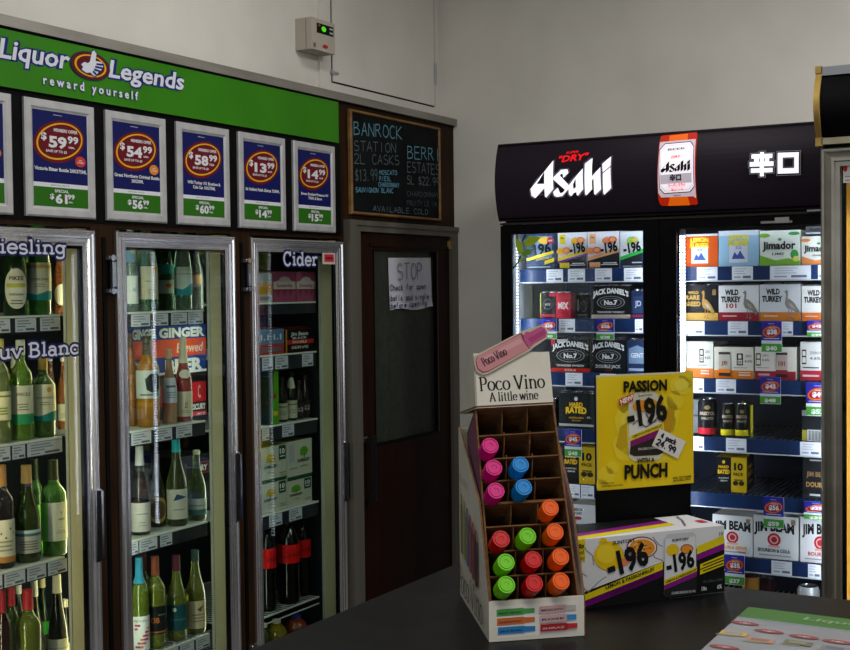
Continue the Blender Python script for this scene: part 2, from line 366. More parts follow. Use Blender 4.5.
# street side: wall with a wide shop window
slab_struct('wall_front', [((-3.8, -2.6, 0), (3.0, -2.5, .8)), ((-3.8, -2.6, 2.5), (3.0, -2.5, CEILZ)), ((-3.8, -2.6, .8), (-1.2, -2.5, 2.5)), ((2.6, -2.6, .8), (3.0, -2.5, 2.5))], WALL)
wb = MB()
for x in (-1.2, .05, 1.3, 2.55): wb.box((x, -2.58, .8), (x + .05, -2.52, 2.5), ALU)
for z in (.8, 2.45): wb.box((-1.2, -2.58, z), (2.6, -2.52, z + .05), ALU)
win = struct(wb.build('window_1'))
gb = MB(); gb.box((-1.15, -2.555, .85), (2.55, -2.549, 2.45), GLASS); gb.build('window_pane', win)

# wall battens and hatch above the cooler
def batten(name, pa, pb, th, m=WALL):
    b = MB(); y0, y1 = onx(pa, 60, XW + th).y, onx(pb, 60, XW + th).y
    b.box((XW, y0, ZT), (XW + th, y1, CEILZ), m); struct(b.build(name))
batten('trim_1', 320, 329, .012)
batten('trim_2', 435.5, 438.5, .010)
y0, y1 = onx(331, 60, XW).y, onx(433.5, 60, XW).y; zb = onx(331, 82.5, XW).z
b = MB(); g = .006; SEAM = M('#2c2a28', .9)
b.box((XW, y0 + g, zb + g), (XW + .006, y1 - g, CEILZ - .05), WALL)
b.box((XW, y0, zb), (XW + .001, y1, CEILZ - .05), SEAM)
h = struct(b.build('door_2'))
b = MB(); p = onx(333, 72, XW + .01); b.tube(p, p + V((.0, .035, 0)), .006, SILVER); b.tube(p + V((-.01, 0, 0)), p + V((.004, 0, 0)), .009, SILVER); b.build('latch', h)
b = MB(); p = onx(435, 74, XW + .012); b.box(p + V((-.006, 0, -.05)), p + V((.003, .012, .05)), SILVER); b.build('hinge', h)

# ================================================================== WALL OF COOLER DOORS (left)
T = [  # outer left px, outer right px
 (None, 96.6), (117.8, 236.2), (252.5, 344.4)]
yr = [onx(r, 300, XD).y for _, r in T]
yl = [None] + [onx(l, 300, XD).y for l, _ in T[1:]]
wd = (yr[1] - yl[1] + yr[2] - yl[2]) / 2
yl[0] = yr[0] - wd
ZD = onx(175, 234.4, XD).z
ZD0 = .13
FW = .047
YC0 = onx(347.7, 225, XT).y                # cold-room door frame starts
YL0 = .9
GL = [(yl[i] + FW, yr[i] - FW) for i in range(3)]
cooler = thing('display_cooler', 'long built-in wine and cider cooler with three chrome-framed glass doors in dark wood', 'fridge', (XC, 2.5, 0))
b = MB()
ZB = ZD + .012
b.box((-2.80, YL0, ZB), (XC, YB, ZTB), WOOD)
b.box((-2.80, YL0, 0), (XC, YC0, ZD0), WOOD)
b.box((-2.80, YL0, ZD0), (XC, yl[0] + .01, ZB), WOOD)
for i in (0, 1): b.box((-2.765, yr[i] - .01, ZD0), (XC, yl[i + 1] + .01, ZB), WOOD)
b.box((-2.80, yr[2] - .01, ZD0), (XC, YC0 + .02, ZB), WOOD)
for i in (0, 1):
    ym = (yr[i] + yl[i + 1]) / 2; b.box((XC, ym - .008, ZD0), (XC + .004, ym + .008, ZB - .03), BLACKP)
b.build('front_panel', cooler)
b = MB(); b.box((-2.83, YL0, ZTB), (XT, YB - .001, ZT), ALU); b.box((-2.80, YL0, ZTB - .006), (XC + .006, YB - .002, ZTB), BLACKP); b.build('top_trim', cooler)
# black band that carries the posters
yb1 = onx(339.5, 150, XC).y; zb0 = onx(300, 233.8, XC).z
b = MB(); b.box((XC, YL0, zb0), (XC + .004, yb1, onx(200, 121, XC).z), BLACKP); b.build('poster_band', cooler)
# inside
b = MB()
b.box((-3.55, YL0, .05), (-3.50, YC0, ZB + .2), LINER); b.box((-3.5, YL0, .05), (-2.80, YC0, ZD0 - .02), LINER); b.box((-3.5, YL0, ZB + .17), (-2.80, YC0, ZB + .2), LINER)
b.box((-3.5, YC0 - .03, ZD0), (-2.80, YC0 - .001, ZB), LINER); b.box((-3.5, YL0, ZD0), (-2.8, YL0 + .02, ZB), LINER)
b.build('inner_liner', cooler)
for i in range(3):
    b = MB(); ye = GL[i + 1][0] - .005 if i < 2 else YC0 - .035
    b.box((XP + .015, GL[i][1] - .0, ZD0), (-2.767, ye, ZB - .005), CREAM)
    b.box((XP + .020, GL[i][1] - .004, ZD0), (XP + .030, GL[i][1], ZB - .005), SHELFM)
    b.build('mullion_post', cooler)

NAVY_O = M('#131b4e', .4); LETW = M('#c9ccd8', .4)
def cooler_door(i):
    F = Face(None, (XC + .001, yl[i], ZD0), (0, yr[i] - yl[i], 0), (0, 0, ZD - ZD0))
    b = MB()
    b.frame(F, (0, 0, F.W, F.H), [(0, 0), (0, .010), (.003, .012), (.009, .012), (.012, .007), (.016, .007), (.018, .011), (.024, .0105), (.027, .0065), (.031, .006), (.033, .0075), (.038, .0075), (.040, .006), (FW - .002, .006), (FW, .004), (FW, 0)], STEEL)
    d = b.build('door', cooler)
    b = MB(); b.box((XC - .001, GL[i][0] + .0015, ZD0 + FW + .0015), (XC + .0035, GL[i][1] - .0015, ZD - FW - .0015), GLASS); b.build('glass_pane', d)
    # black gasket behind the frame
    b = MB(); b.frame(F, (FW - .014, FW - .014, F.W - FW + .014, F.H - FW + .014), [(0, -.012), (0, -.002), (.022, -.002), (.022, -.012)], GASK); b.build('gasket', d)
    if i > 0:
        hy = (yr[i - 1] + yl[i]) / 2 + .01; z0, z1 = onx(107, 293, XC).z, onx(107, 256, XC).z
        for (za, zb_) in ((z0, z1), (ZD0 + .04, ZD0 + .04 + z1 - z0)):
            b = MB(); b.box((XC + .004, yl[i] - .030, za + .012), (XC + .012, yl[i], zb_ - .012), M('#2c2c2e', .3, .8)); b.box((XC + .012, yl[i] - .024, za + .018), (XC + .015, yl[i] - .006, zb_ - .018), CHROME)
            for z in (za, zb_ - .012): b.box((XC + .004, yl[i] - .04, z), (XC + .018, yl[i] - .002, z + .012), STEEL); b.tube((XC + .016, yl[i] - .028, z + .006), (XC + .024, yl[i] - .028, z + .006), .010, CHROME, 12)
            b.build('hinge', d)
    zt, zz = {0: (490, 563), 1: (452, 521), 2: (443, 502)}[i]
    pxh = {0: 93, 1: 238.5, 2: 340}[i]
    b = MB(); z1, z0 = onx(pxh, zt, XD).z, onx(pxh, zz, XD).z
    b.box((XD, yr[i] - .026, z0), (XD + .006, yr[i] - .001, z1), CHROME); b.box((XD + .006, yr[i] - .012, z0 + .004), (XD + .016, yr[i] - .003, z1 - .004), CHROME)
    b.build('handle', d)
    return d, F
doors = [cooler_door(i) for i in range(3)]
XG = XC + .0082
def glass_text(d, t, Lp, Rp, xhp, part, adv_skip, name):
    O = V((XG, 0, 0)); b = MB(); F = Face(b, O, (0, 1, 0), (0, 0, 1))
    a0, b0 = F.px(*Lp); a1, b1 = F.px(*Rp); xm = (Lp[0] + Rp[0]) / 2; ym = (Lp[1] + Rp[1]) / 2
    xh = F.px(xm, ym - xhp)[1] - F.px(xm, ym)[1]
    tot = sum(SLAB[c][0] for c in t); vis = tot - adv_skip; w = (a1 - a0) * tot / vis
    F.eps = .0006
    F.slab(t, a1 - w, (b0 + b1) / 2, w, xh, LETW, (.27, .24), NAVY_O, .0125, .2, rot=0)
    b.build(name, d)
glass_text(doors[0][0], 'Riesling', (-1, 254), (66, 253.6), 9.3, None, 1.25, 'lettering')
glass_text(doors[0][0], 'Sauv Blanc', (-2, 358), (79, 354.6), 9.3, None, 2.02, 'lettering')
glass_text(doors[2][0], 'Cider', (283, 264.8), (317.5, 266), 8.8, None, 0, 'lettering')
b = MB(); F = Face(b, (XG, onx(322.5, 258, XG).y, onx(329, 264.2, XG).z), (0, onx(335, 258, XG).y - onx(322.5, 258, XG).y, 0), (0, 0, onx(329, 253, XG).z - onx(329, 264.2, XG).z))
F.ops([('r', 0, 0, 1, 1, '#c8b8b2'), ('r', .14, .2, .9, .88, '#b8303a'), ('r', .25, .45, .8, .62, '#6a1520')]); b.build('sticker', doors[2][0])

# shelves -------------------------------------------------------------
TICK = M('#c6c8d2', .5); TLINE = M('#8c8e98', .6)
def ticket(parent, F, pa, pb, py, h0, h1):
    a0, a1 = F.px(pa, py)[0], F.px(pb, py)[0]; b = MB(); G = Face(b, F.O, F.U, F.Vv); G.k = 2
    k = 3; G.rect(a0, h0, a1, h1, TICK, k); w = a1 - a0; hh = h1 - h0
    for j, (q, l) in enumerate(((.82, .7), (.62, .8), (.42, .5))): G.rect(a0 + w * .1, h0 + hh * (q - .06), a0 + w * (.1 + .8 * l), h0 + hh * (q + .04), TLINE, k + 1)
    G.rect(a0 + w * .5, h0 + hh * .1, a0 + w * .92, h0 + hh * .26, '#5c5d66', k + 1); G.rect(a0 + w * .1, h0 + hh * .1, a0 + w * .36, h0 + hh * .2, TLINE, k + 1)
    b.build('price_ticket', parent)
def cooler_shelf(i, pxy, tix, wire=False, rail=True, rh=.05):
    z = onx(*pxy, XP).z; y0, y1 = GL[i][0] - .02, GL[i][1] - .006
    b = MB()
    if wire:
        b.tube((XP, y0, z - .004), (XP, y1, z - .004), .004, SHELFM); b.tube((XP, y0, z - .03), (XP, y1, z - .03), .003, SHELFM); b.tube((-3.4, y0, z - .004), (-3.4, y1, z - .004), .004, SHELFM)
        n = int((y1 - y0) / .024)
        for k in range(n + 1): b.tube((XP, y0 + k * .024, z - .002), (-3.4, y0 + k * .024, z - .002), .0022, SHELFM, 6)
    else:
        b.box((-3.4, y0, z - .008), (XP, y1, z), SHELFM)
    sh = b.build('shelf', cooler)
    if rail:
        b = MB(); b.box((XP, y0, z - rh), (XP + .004, y1, z - .003), GREYR); b.box((XP, y0, z - .005), (XP + .007, y1, z + .001), M('#d6d9d4', .4)); b.build('price_rail', sh)
        F = Face(None, (XP + .004, y0, z - rh), (0, y1 - y0, 0), (0, 0, rh - .004))
        for pa, pb in tix: ticket(sh, F, pa, pb, pxy[1] + 8, .08, .94)
    return z
S0 = [cooler_shelf(0, (35, 315.6), [(-8, 10), (15, 36), (40, 60)]),
      cooler_shelf(0, (35, 440.2), [(-6, 10), (12, 25), (27, 62)]),
      cooler_shelf(0, (33.5, 564), [(-6, 2), (4, 25), (27, 46), (48, 67)]),
      cooler_shelf(0, (35, 694), [])]
S1 = [cooler_shelf(1, (168, 311.3), [(131, 150), (153, 168), (171, 187), (188, 203)]),
      cooler_shelf(1, (168, 425.8), [(131, 151), (156, 172), (176, 192)]),
      cooler_shelf(1, (171, 530.3), [(131, 138), (139, 157), (160, 172)]),
      cooler_shelf(1, (186, 641), [(160, 178), (180, 194), (196, 210)], wire=True)]
S2 = [cooler_shelf(2, (287, 302.3), [], rh=.045),
      cooler_shelf(2, (287, 353.6), [(262, 273), (275, 288), (302, 313)], rh=.06),
      cooler_shelf(2, (288, 422.8), [(262, 269), (282, 294)], rh=.055),
      cooler_shelf(2, (288, 508.6), [(269, 282), (289, 302)], rh=.055),
      cooler_shelf(2, (291, 606.5), [], wire=True, rail=False),
      cooler_shelf(2, (290, 660), [], wire=True, rail=False)]
def tube_light(y, z0, z1, x, strength, hexc, name='lamp_tube'):
    b = MB(); b.box((x - .01, y - .02, z0), (x + .01, y, z1), M(hexc, .4, 0, strength)); b.box((x - .02, y, z0 - .02), (x + .02, y + .004, z1 + .02), SHELFM); b.build(name, cooler)
for i_, (es, ec, el, lc) in enumerate(((9, '#ffe9b0', 3.8, (1, .88, .6)), (6, '#f0f6dc', 1.7, (.93, 1, .84)), (2., '#dff2e4', .65, (.84, 1, .88)))):
    y_ = GL[i_][0] + .012; b = MB(); b.box((-2.775, y_ - .02, ZD0 + .06), (-2.768, y_, ZB - .04), SHELFM); b.box((-2.785, y_ - .018, ZD0 + .08), (-2.776, y_ - .002, ZB - .06), SHELFM, {'x-': M(ec, .4, 0, es)}); b.build('lamp_tube', cooler)
    l = bpy.data.lights.new('cooler_lamp', 'AREA'); l.shape = 'RECTANGLE'; l.size = .016; l.size_y = ZB - ZD0 - .15; l.energy = el * 1.6; l.color = lc
    o = bpy.data.objects.new('cooler_lamp', l); COL.objects.link(o); o.location = (-2.788, y_ - .006, (ZB + ZD0) / 2); o.rotation_euler = V((-1, .42, 0)).to_track_quat('-Z', 'Y').to_euler()
tube_light(GL[0][1] + .10, ZD0 + .1, ZB - .05, XP - .02, 16, '#fff0c4')
tube_light(GL[1][1] + .10, ZD0 + .1, ZB - .05, XP - .02, 10, '#eef6e4')


# ------------------------------------------------------------------ sign and posters
ys1 = onx(338.6, 120, XC + .018).y; zs0 = onx(200, 119.6, XC + .018).z; zs1 = ZTB - .009
b = MB(); GREEN = noisy('sign_green', '#2c7603', '#327e06', 4, .45)
b.box((XC + .0065, YL0 + .02, zs0), (XC + .018, ys1, zs1), GREEN, {'y+': BLACKP, 'z+': BLACKP, 'z-': BLACKP})
F = Face(b, (XC + .018, YL0 + .02, zs0), (0, ys1 - YL0 - .02, 0), (0, 0, zs1 - zs0), eps=.0004)
NV, WH = M('#1c2470', .5), M('#d5d8e4', .5)
for t, L, R, h in (('Liquor', (0, 57), (70, 69.3), 19.5), ('Legends', (109.5, 76.8), (184, 90), 17.2)):
    F.tpx(t, L, R, h, WH, bold=.022, shear=.22, outline=NV, ob=.085)
    F.k += 1
F.tpx('r e w a r d   y o u r s e l f', (42.5, 83.8), (137.5, 100.2), 8.6, WH, bold=.03, outline=NV, ob=.075)
c = F.px(89.6, 66); e1 = F.px(109.2, 69); rx = (e1[0] - c[0]); ry = F.px(89.6, 51.8)[1] - c[1]
for s_, col in ((1, '#1c2060'), (.95, '#5c1019'), (.8, '#d9a514'), (.70, '#5c1019')): F.ell(c[0], c[1], rx * s_, ry * (s_ if s_ > .9 else s_ * .97), M(col, .5), n=40)
q = lambda pts: [(60 + x / 6.07, 40 + y / 6.07) for x, y in pts]
TH = [(120, 148), (140, 134), (160, 142), (174, 132), (186, 72), (199, 64), (213, 84), (207, 128), (245, 136), (256, 156), (244, 182), (222, 200), (208, 222), (190, 214), (176, 198), (152, 200), (124, 180), (132, 164)]
cx_, cy_ = 190, 145
F.ppx(q([(cx_ + (x - cx_) * 1.1, cy_ + (y - cy_) * 1.08) for x, y in TH]), NV); F.ppx(q(TH), WH)
for l in ([(214, 148), (254, 152)], [(206, 164), (246, 172)], [(200, 180), (232, 192)], [(192, 192), (212, 214)]):
    a, d = F.px(*q(l)[0]), F.px(*q(l)[1]); F.strokes([[(a[0] * F.W, a[1] * F.H), (d[0] * F.W, d[1] * F.H)]], .006, .006, NV)
tag(b.build('fascia_sign', base=(XC, 2.5, zs0)), 'long green shop sign with white lettering and thumbs-up oval above the cooler doors', 'sign')

PX = [(None, 14.0), (23.6, 96.4), (104.8, 167.7), (175.4, 230.8), (237.2, 286.6), (292, 336.1)]
XF = XC + .018
zp1 = sum(onx(x, y, XF).z for x, y in ((60, 101), (136, 114.6), (203, 125), (262, 135), (314, 143.3))) / 5
zp0 = sum(onx(x, y, XF).z for x, y in ((60, 216), (136, 221.6), (203, 225.4), (262, 229.2), (314, 232))) / 5
PD = [('$', '', '', ['', ''], '', '#d07a20', 'poster in a silver frame cut off at the edge, only its blue border showing'),
      ('59', '99', 'ctn.', ['Victoria Bitter Bottle 24X375ML'], '61', '#c43a30', 'silver-framed blue poster with $59.99 in a red oval and a round red badge'),
      ('54', '99', 'ctn.', ['Great Northern Original Bottle', '24X330ML'], '56', '#d9822a', 'silver-framed blue poster with $54.99 in a red oval and a round orange badge'),
      ('58', '99', '10pk', ['Wild Turkey 101 Bourbon &', 'Cola Can 10X375ML'], '60', None, 'silver-framed blue poster with $58.99 in a red oval, third from the chalkboard'),
      ('13', '99', 'each', ['St Hallett Faith Shiraz 750ML'], '14', None, 'silver-framed blue poster with $13.99 in a red oval, second from the chalkboard'),
      ('14', '99', 'each', ['Brown Brothers Prosecco NV', '750ML & Range'], '15', None, 'silver-framed blue poster with $14.99 in a red oval, next to the chalkboard')]
MAR, YEL, PBL, PGR, PW = M('#66101c', .45), M('#dfa61c', .45), M('#0e1658', .45), M('#2a6812', .45), M('#d9dae0', .5)
def poster_art(F, d):
    big, sup, unit, names, sp, badge, _ = d
    F.rect(0, 0, 1, 1, PBL); F.rect(0, 0, 1, .205, PGR); F.rect(0, .205, 1, .25, PW)
    F.text('SPECIAL PRICE', .48, .2275, .34, .014, '#6b6d78', .01)
    r = .2
    F.ell(.48, .69, .475, .222, MAR, rot=r, n=40); F.ell(.49, .695, .43, .192, YEL, rot=r, n=40); F.ell(.492, .696, .40, .174, MAR, rot=r, n=40)
    if not sup: big = '39'; sup = '99'
    F.text('MEMBERS OFFER', .60, .81, .44, .034, PW, .03)
    F.text('$', .2, .735, .1, .075, PW, .03); F.text(big, .45, .685, .33, .115, PW, .042); F.text(sup, .73, .725, .2, .075, PW, .035); F.text(unit or 'ctn.', .70, .645, .12, .026, PW, .03)
    F.text('SAVE UP TO $3', .42, .585, .38, .026, PW, .03)
    n = len(names)
    for i, t in enumerate(names):
        if t: F.text(t, .5, .395 - i * .055 + (n - 1) * .012, min(.96, .032 * len(t)), .038, PW, .03)
    if badge: F.ell(.86, .5, .1, .058, M(badge, .5)); F.text('IN', .86, .515, .05, .016, PW); F.text('STORE', .86, .49, .12, .016, PW)
    F.text('MEMBERS', .45, .965, .16, .008, PW)
    F.text('SPECIAL', .5, .168, .26, .03, PW, .03)
    if sp:
        F.text('$', .32, .11, .08, .055, PW, .03); F.text(sp, .49, .088, .22, .095, PW, .042); F.text('99', .67, .115, .13, .052, PW, .035); F.text(unit, .66, .06, .09, .022, PW, .03)
for (pa, pb), d in zip(PX, PD):
    y1 = onx(pb, 170, XF).y; y0 = onx(pa, 170, XC + .006).y if pa else y1 - .285
    root = thing('poster_frame', d[6], 'poster', (XC + .0045, (y0 + y1) / 2, zp0), 'price posters above the cooler doors')
    FF = Face(None, (XC + .0045, y0, zp0), (0, y1 - y0, 0), (0, 0, zp1 - zp0))
    w = .030; b = MB(); b.frame(FF, (0, 0, FF.W, FF.H), [(0, 0), (0, .008), (.005, .0115), (.022, .0115), (w - .003, .0085), (w, .0075), (w, 0)], SILVER); b.build('frame', root)
    b = MB(); b.box((XC + .0045, y0 + .01, zp0 + .01), (XC + .0108, y1 - .01, zp1 - .01), BLACKP)
    G = Face(b, (XC + .0109, y0 + w, zp0 + w), (0, y1 - y0 - 2 * w, 0), (0, 0, zp1 - zp0 - 2 * w)); G.eps = .00012; poster_art(G, d); b.build('poster_sheet', root)

# ------------------------------------------------------------------ chalkboard
XB = XC + .02
ya, yb_ = onx(348.6, 160, XC + .004).y, onx(441.6, 170, XB).y; z1 = (onx(349, 108.6, XB).z + onx(441, 127, XB).z) / 2; z0 = (onx(351.5, 214, XB).z + onx(442, 221.2, XB).z) / 2
cb = thing('chalkboard', 'framed chalkboard with handwritten wine cask prices above the cold-room door', 'chalkboard', (XC, (ya + yb_) / 2, z0))
FF = Face(None, (XC + .001, ya, z0), (0, yb_ - ya, 0), (0, 0, z1 - z0)); b = MB(); OAK = noisy('oak_moulding', '#6f4f2e', '#8a683f', 9, .5, stretch=(1, 1, 3))
b.frame(FF, (0, 0, FF.W, FF.H), [(0, 0), (0, .012), (.004, .017), (.009, .017), (.012, .012), (.012, 0)], OAK); b.build('frame', cb)
b = MB(); SLATE = noisy('slate_board', '#0d0f11', '#16191b', 6, .7, spec=.07, detail=8)
b.box((XC + .001, ya + .012, z0 + .012), (XC + .010, yb_ - .012, z1 - .012), SLATE)
F = Face(b, (XC + .010, ya, z0), (0, yb_ - ya, 0), (0, 0, z1 - z0), eps=.0004)
CH1, CH2, CH3 = M('#5f94a8', .9), M('#56666c', .9), M('#3f4c52', .9)
def hpx(F, t, L, R, h, m, pen):
    a0, b0 = F.px(*L); a1, b1 = F.px(*R); xm, ym = (L[0] + R[0]) / 2, (L[1] + R[1]) / 2; hh = (F.px(xm, ym - h)[1] - F.px(xm, ym)[1]) * F.H
    F.hand(t, a0 * F.W, b0 * F.H, (a1 - a0) * F.W, hh, m, pen, rot=(b1 - b0) * F.H / max(1e-6, (a1 - a0) * F.W))
for t, L, R, h, m, pen in (('BANROCK', (354, 134.5), (403, 139.5), 12.5, CH1, .0045), ('STATION', (354, 150.5), (397, 153), 9.5, CH2, .004), ('2L CASKS', (354, 163.5), (400, 165), 9.5, CH2, .004),
        ('$13.99', (355, 181), (378, 180), 11, CH2, .004), ('MOSCATO', (379, 174.5), (397, 175), 4.2, CH1, .0035), ('RIESL', (379, 180.5), (391, 181), 4.2, CH1, .0035), ('CHARDONNAY', (378, 186.5), (399, 187.5), 4.2, CH1, .0035),
        ('SAUVIGNON BLANC', (355, 192), (393, 193), 4.5, CH1, .0035), ('BERRI', (407, 158.5), (441, 161), 12, CH1, .0045), ('ESTATES', (406.5, 172), (439.5, 175), 10, CH2, .004), ('5L $22.99', (406.5, 184), (439, 186), 8, CH2, .004),
        ('CHARDONNAY', (406, 196), (438.5, 197.5), 4.6, CH3, .0035), ('FRUITY LEXIA', (406, 205.3), (436, 206.5), 4.6, CH3, .0035), ('AVAILABLE COLD', (372, 211), (428, 214.8), 5.2, CH2, .0035)): hpx(F, t, L, R, h, m, pen)
b.build('board', cb)

# ------------------------------------------------------------------ cold-room door
Yf0, Yf1 = YC0, YB - .004; zf = (onx(348, 220.3, XT).z + onx(457.5, 226.6, XT).z) / 2
yi0, yi1 = onx(361.5, 300, XT).y, onx(452.6, 300, XT).y; fl = yi0 - Yf0; zi = onx(362, 231.3, XT).z
b = MB(); FRM = noisy('cold_room_frame', '#6a665e', '#7a766c', 10, .45, .5, stretch=(1, 1, .1))
b.box((XC, Yf0, 0), (XT, yi0, zf), FRM); b.box((XC, yi1, 0), (XT, Yf1, zf), FRM); b.box((XC, yi0, zi), (XT, yi1, zf), FRM)
b.box((XT, Yf0, 0), (XT + .012, Yf0 + fl * .5, zf), FRM); b.box((XT, Yf0 + fl * .5, zf - .02), (XT + .006, Yf1, zf), FRM)
d1 = struct(b.build('door_1'))
XL = XC + .004; yg0, yg1 = onx(374, 340, XL).y, onx(438, 340, XL).y; zg1 = onx(374, 249.5, XL).z; zg0 = (onx(377, 447, XL).z + onx(440, 432, XL).z) / 2
b = MB(); b.box((-2.79, yi0, .01), (XL, yg0, zi), WOODL); b.box((-2.79, yg1, .01), (XL, yi1, zi), WOODL); b.box((-2.79, yg0, .01), (XL, yg1, zg0), WOODL); b.box((-2.79, yg0, zg1), (XL, yg1, zi), WOODL)
zr = onx(400, 246, XL).z; b.box((XL, onx(369, 245, XL).y, zr - .006), (XL + .006, onx(448, 246, XL).y, zr + .006), WOODL)
leaf = b.build('door_leaf', d1)
b = MB(); b.box((-2.775, yg0, zg0), (-2.762, yg1, zg1), FROST); b.build('frosted_pane', leaf)
b = MB(); b.box((-2.762, yg1 - .012, zg0), (XL + .002, yg1 - .004, zg1), BLACKP); b.box((-2.762, yg1 - .004, zg0), (XL + .003, yg1, zg1), M('#6a5630', .4, .4)); b.box((-2.762, yg0, zg0), (XL + .002, yg0 + .006, zg1), BLACKP); b.box((-2.762, yg0, zg0), (XL + .003, yg1, zg0 + .01), BLACKP); b.build('glazing_bead', leaf)
b = MB(); p = onx(449.5, 245, XL); b.box(p + V((0, -.02, -.018)), p + V((.012, .02, .018)), GOLD); b.build('catch', leaf)
b = MB(); yh = onx(375, 470, XL + .05).y; za, zb_ = onx(375, 502, XL + .05).z, onx(375, 436, XL + .05).z; HD = M('#3a3a3c', .3, .8)
b.box((XL + .04, yh - .012, za), (XL + .055, yh + .012, zb_), HD)
for z in (za + .01, zb_ - .03): b.box((XL, yh - .01, z), (XL + .045, yh + .01, z + .02), HD)
b.box((XL, yh - .05, zb_ - .024), (XL + .006, yh + .016, zb_ - .006), STEEL); b.box((XL, yh - .05, za + .008), (XL + .006, yh + .016, za + .024), HD)
b.build('handle', leaf)
# paper note on the pane
XN = -2.759; b = MB(); qd = [(389.7, 310.4), (432, 307.4), (430.3, 257.8), (388, 257.8)]
P4 = [onx(x, y, XN) for x, y in qd]; NOTE = noisy('note_paper', '#c9c9d4', '#d4d4de', 14, .7)
n = 8; rows = []
for j in range(n + 1):
    for i in range(n + 1):
        s, t = i / n, j / n; p = (P4[0] * (1 - s) + P4[1] * s) * (1 - t) + (P4[3] * (1 - s) + P4[2] * s) * t
        rows.append(p + V((.004 * max(0, .4 - t) * math.sin(s * 9 + 1) + (.005 if t < .05 else 0) * abs(math.sin(s * 5)), 0, .006 * math.sin(s * 8) * (t < .05))))
front = [p + V((.0012, 0, 0)) for p in rows]
fs = [(j * (n + 1) + i, j * (n + 1) + i + 1, (j + 1) * (n + 1) + i + 1, (j + 1) * (n + 1) + i) for j in range(n) for i in range(n)]
b.mesh(front, fs, NOTE); b.mesh(rows, [f[::-1] for f in fs], NOTE)
F = Face(b, (XN + .0062, P4[0].y, P4[0].z), (0, 1, 0), (0, 0, 1), eps=.0003); INK = M('#2c2a5a', .8); IK2 = M('#6a6a90', .8)
for t, L, R, h, m, pen in (('STOP', (397.5, 280), (424, 278.5), 16, IK2, .0045), ('Check for open', (390.5, 290.5), (426.5, 288.5), 5.5, INK, .004), ('bells and single', (391, 301), (429, 298.6), 5.5, INK, .004), ('before opening', (391, 308.5), (427, 305), 5, INK, .004)):
    hpx(F, t, L, R, h, m, pen)
tag(b.build('paper_notice', base=P4[0]), 'handwritten white paper notice reading STOP taped to the frosted cold-room pane', 'notice')

# ------------------------------------------------------------------ temperature controller on the wall
y0 = onx(295.3, 40, XW).y; d = ray(312, 40); dep = y0 * d.x / d.y - XW; y1 = onx(335, 40, XW + dep).y
z1, z0 = onx(323, 20, XW + dep).z, onx(323, 51.5, XW + dep).z
tc = thing('temperature_controller', 'small beige electronic controller box with green display on the upper wall', 'controller', (XW, (y0 + y1) / 2, z0))
BEI = M('#b1a99c', .5); b = MB()
b.box((XW, y0, z0), (XW + dep - .03, y1, z1), BEI); b.box((XW + dep - .027, y0, z0), (XW + dep, y1, z1), BEI); b.box((XW + dep - .03, y0 + .003, z0 + .003), (XW + dep - .027, y1 - .003, z1 - .003), M('#6f685e', .6))
o = b.build('case', tc); bv = o.modifiers.new('edge', 'BEVEL'); bv.width = .005; bv.segments = 2
b = MB(); F = Face(b, (XW + dep, y0, z0), (0, y1 - y0, 0), (0, 0, z1 - z0), eps=.0004)
F.k = 2; F.ops([('r', .2, .55, .92, .86, '#0c0e10'), ('e', .5, .71, .1, .085, M('#4fd21c', .5, 0, .55)), ('e', .3, .79, .05, .03, '#8a5a20'), ('r', .74, .74, .88, .8, '#9fb0b0'), ('r', .74, .61, .88, .67, '#9fb0b0'), ('e', .55, .17, .11, .055, '#b81f2e'), ('r', .05, .08, .13, .2, '#6f685e')])
b.build('display_panel', tc)

# ================================================================== BOTTLES
PROF = {
 'bordeaux': [(0, 0), (.9, 0), (1, .02), (1, .62), (.96, .665), (.8, .71), (.55, .75), (.40, .79), (.36, .84), (.35, 1), (0, 1)],
 'burgundy': [(0, 0), (.92, 0), (1, .02), (1, .44), (.95, .51), (.82, .58), (.62, .66), (.47, .74), (.39, .82), (.36, .9), (.35, 1), (0, 1)],
 'riesling': [(0, 0), (.92, 0), (1, .02), (1, .40), (.95, .48), (.8, .58), (.62, .68), (.48, .78), (.39, .87), (.36, 1), (0, 1)],
 'cola': [(0, 0), (.85, 0), (.98, .03), (1, .12), (.95, .3), (.97, .45), (1, .55), (1, .68), (.92, .76), (.7, .85), (.42, .91), (.3, .94), (.3, 1), (0, 1)],
 'juice': [(0, 0), (.9, 0), (1, .04), (1, .5), (.96, .6), (1, .66), (.85, .8), (.5, .9), (.36, .93), (.36, 1), (0, 1)],
 'beer': [(0, 0), (.92, 0), (1, .02), (1, .55), (.95, .62), (.6, .74), (.45, .84), (.42, 1), (0, 1)],
}
def rad_at(kind, t):
    P = PROF[kind]
    for (r0, z0), (r1, z1) in zip(P[1:], P[2:]):
        if z0 <= t <= z1 and z1 > z0: return r0 + (r1 - r0) * (t - z0) / (z1 - z0)
    return P[-2][0]
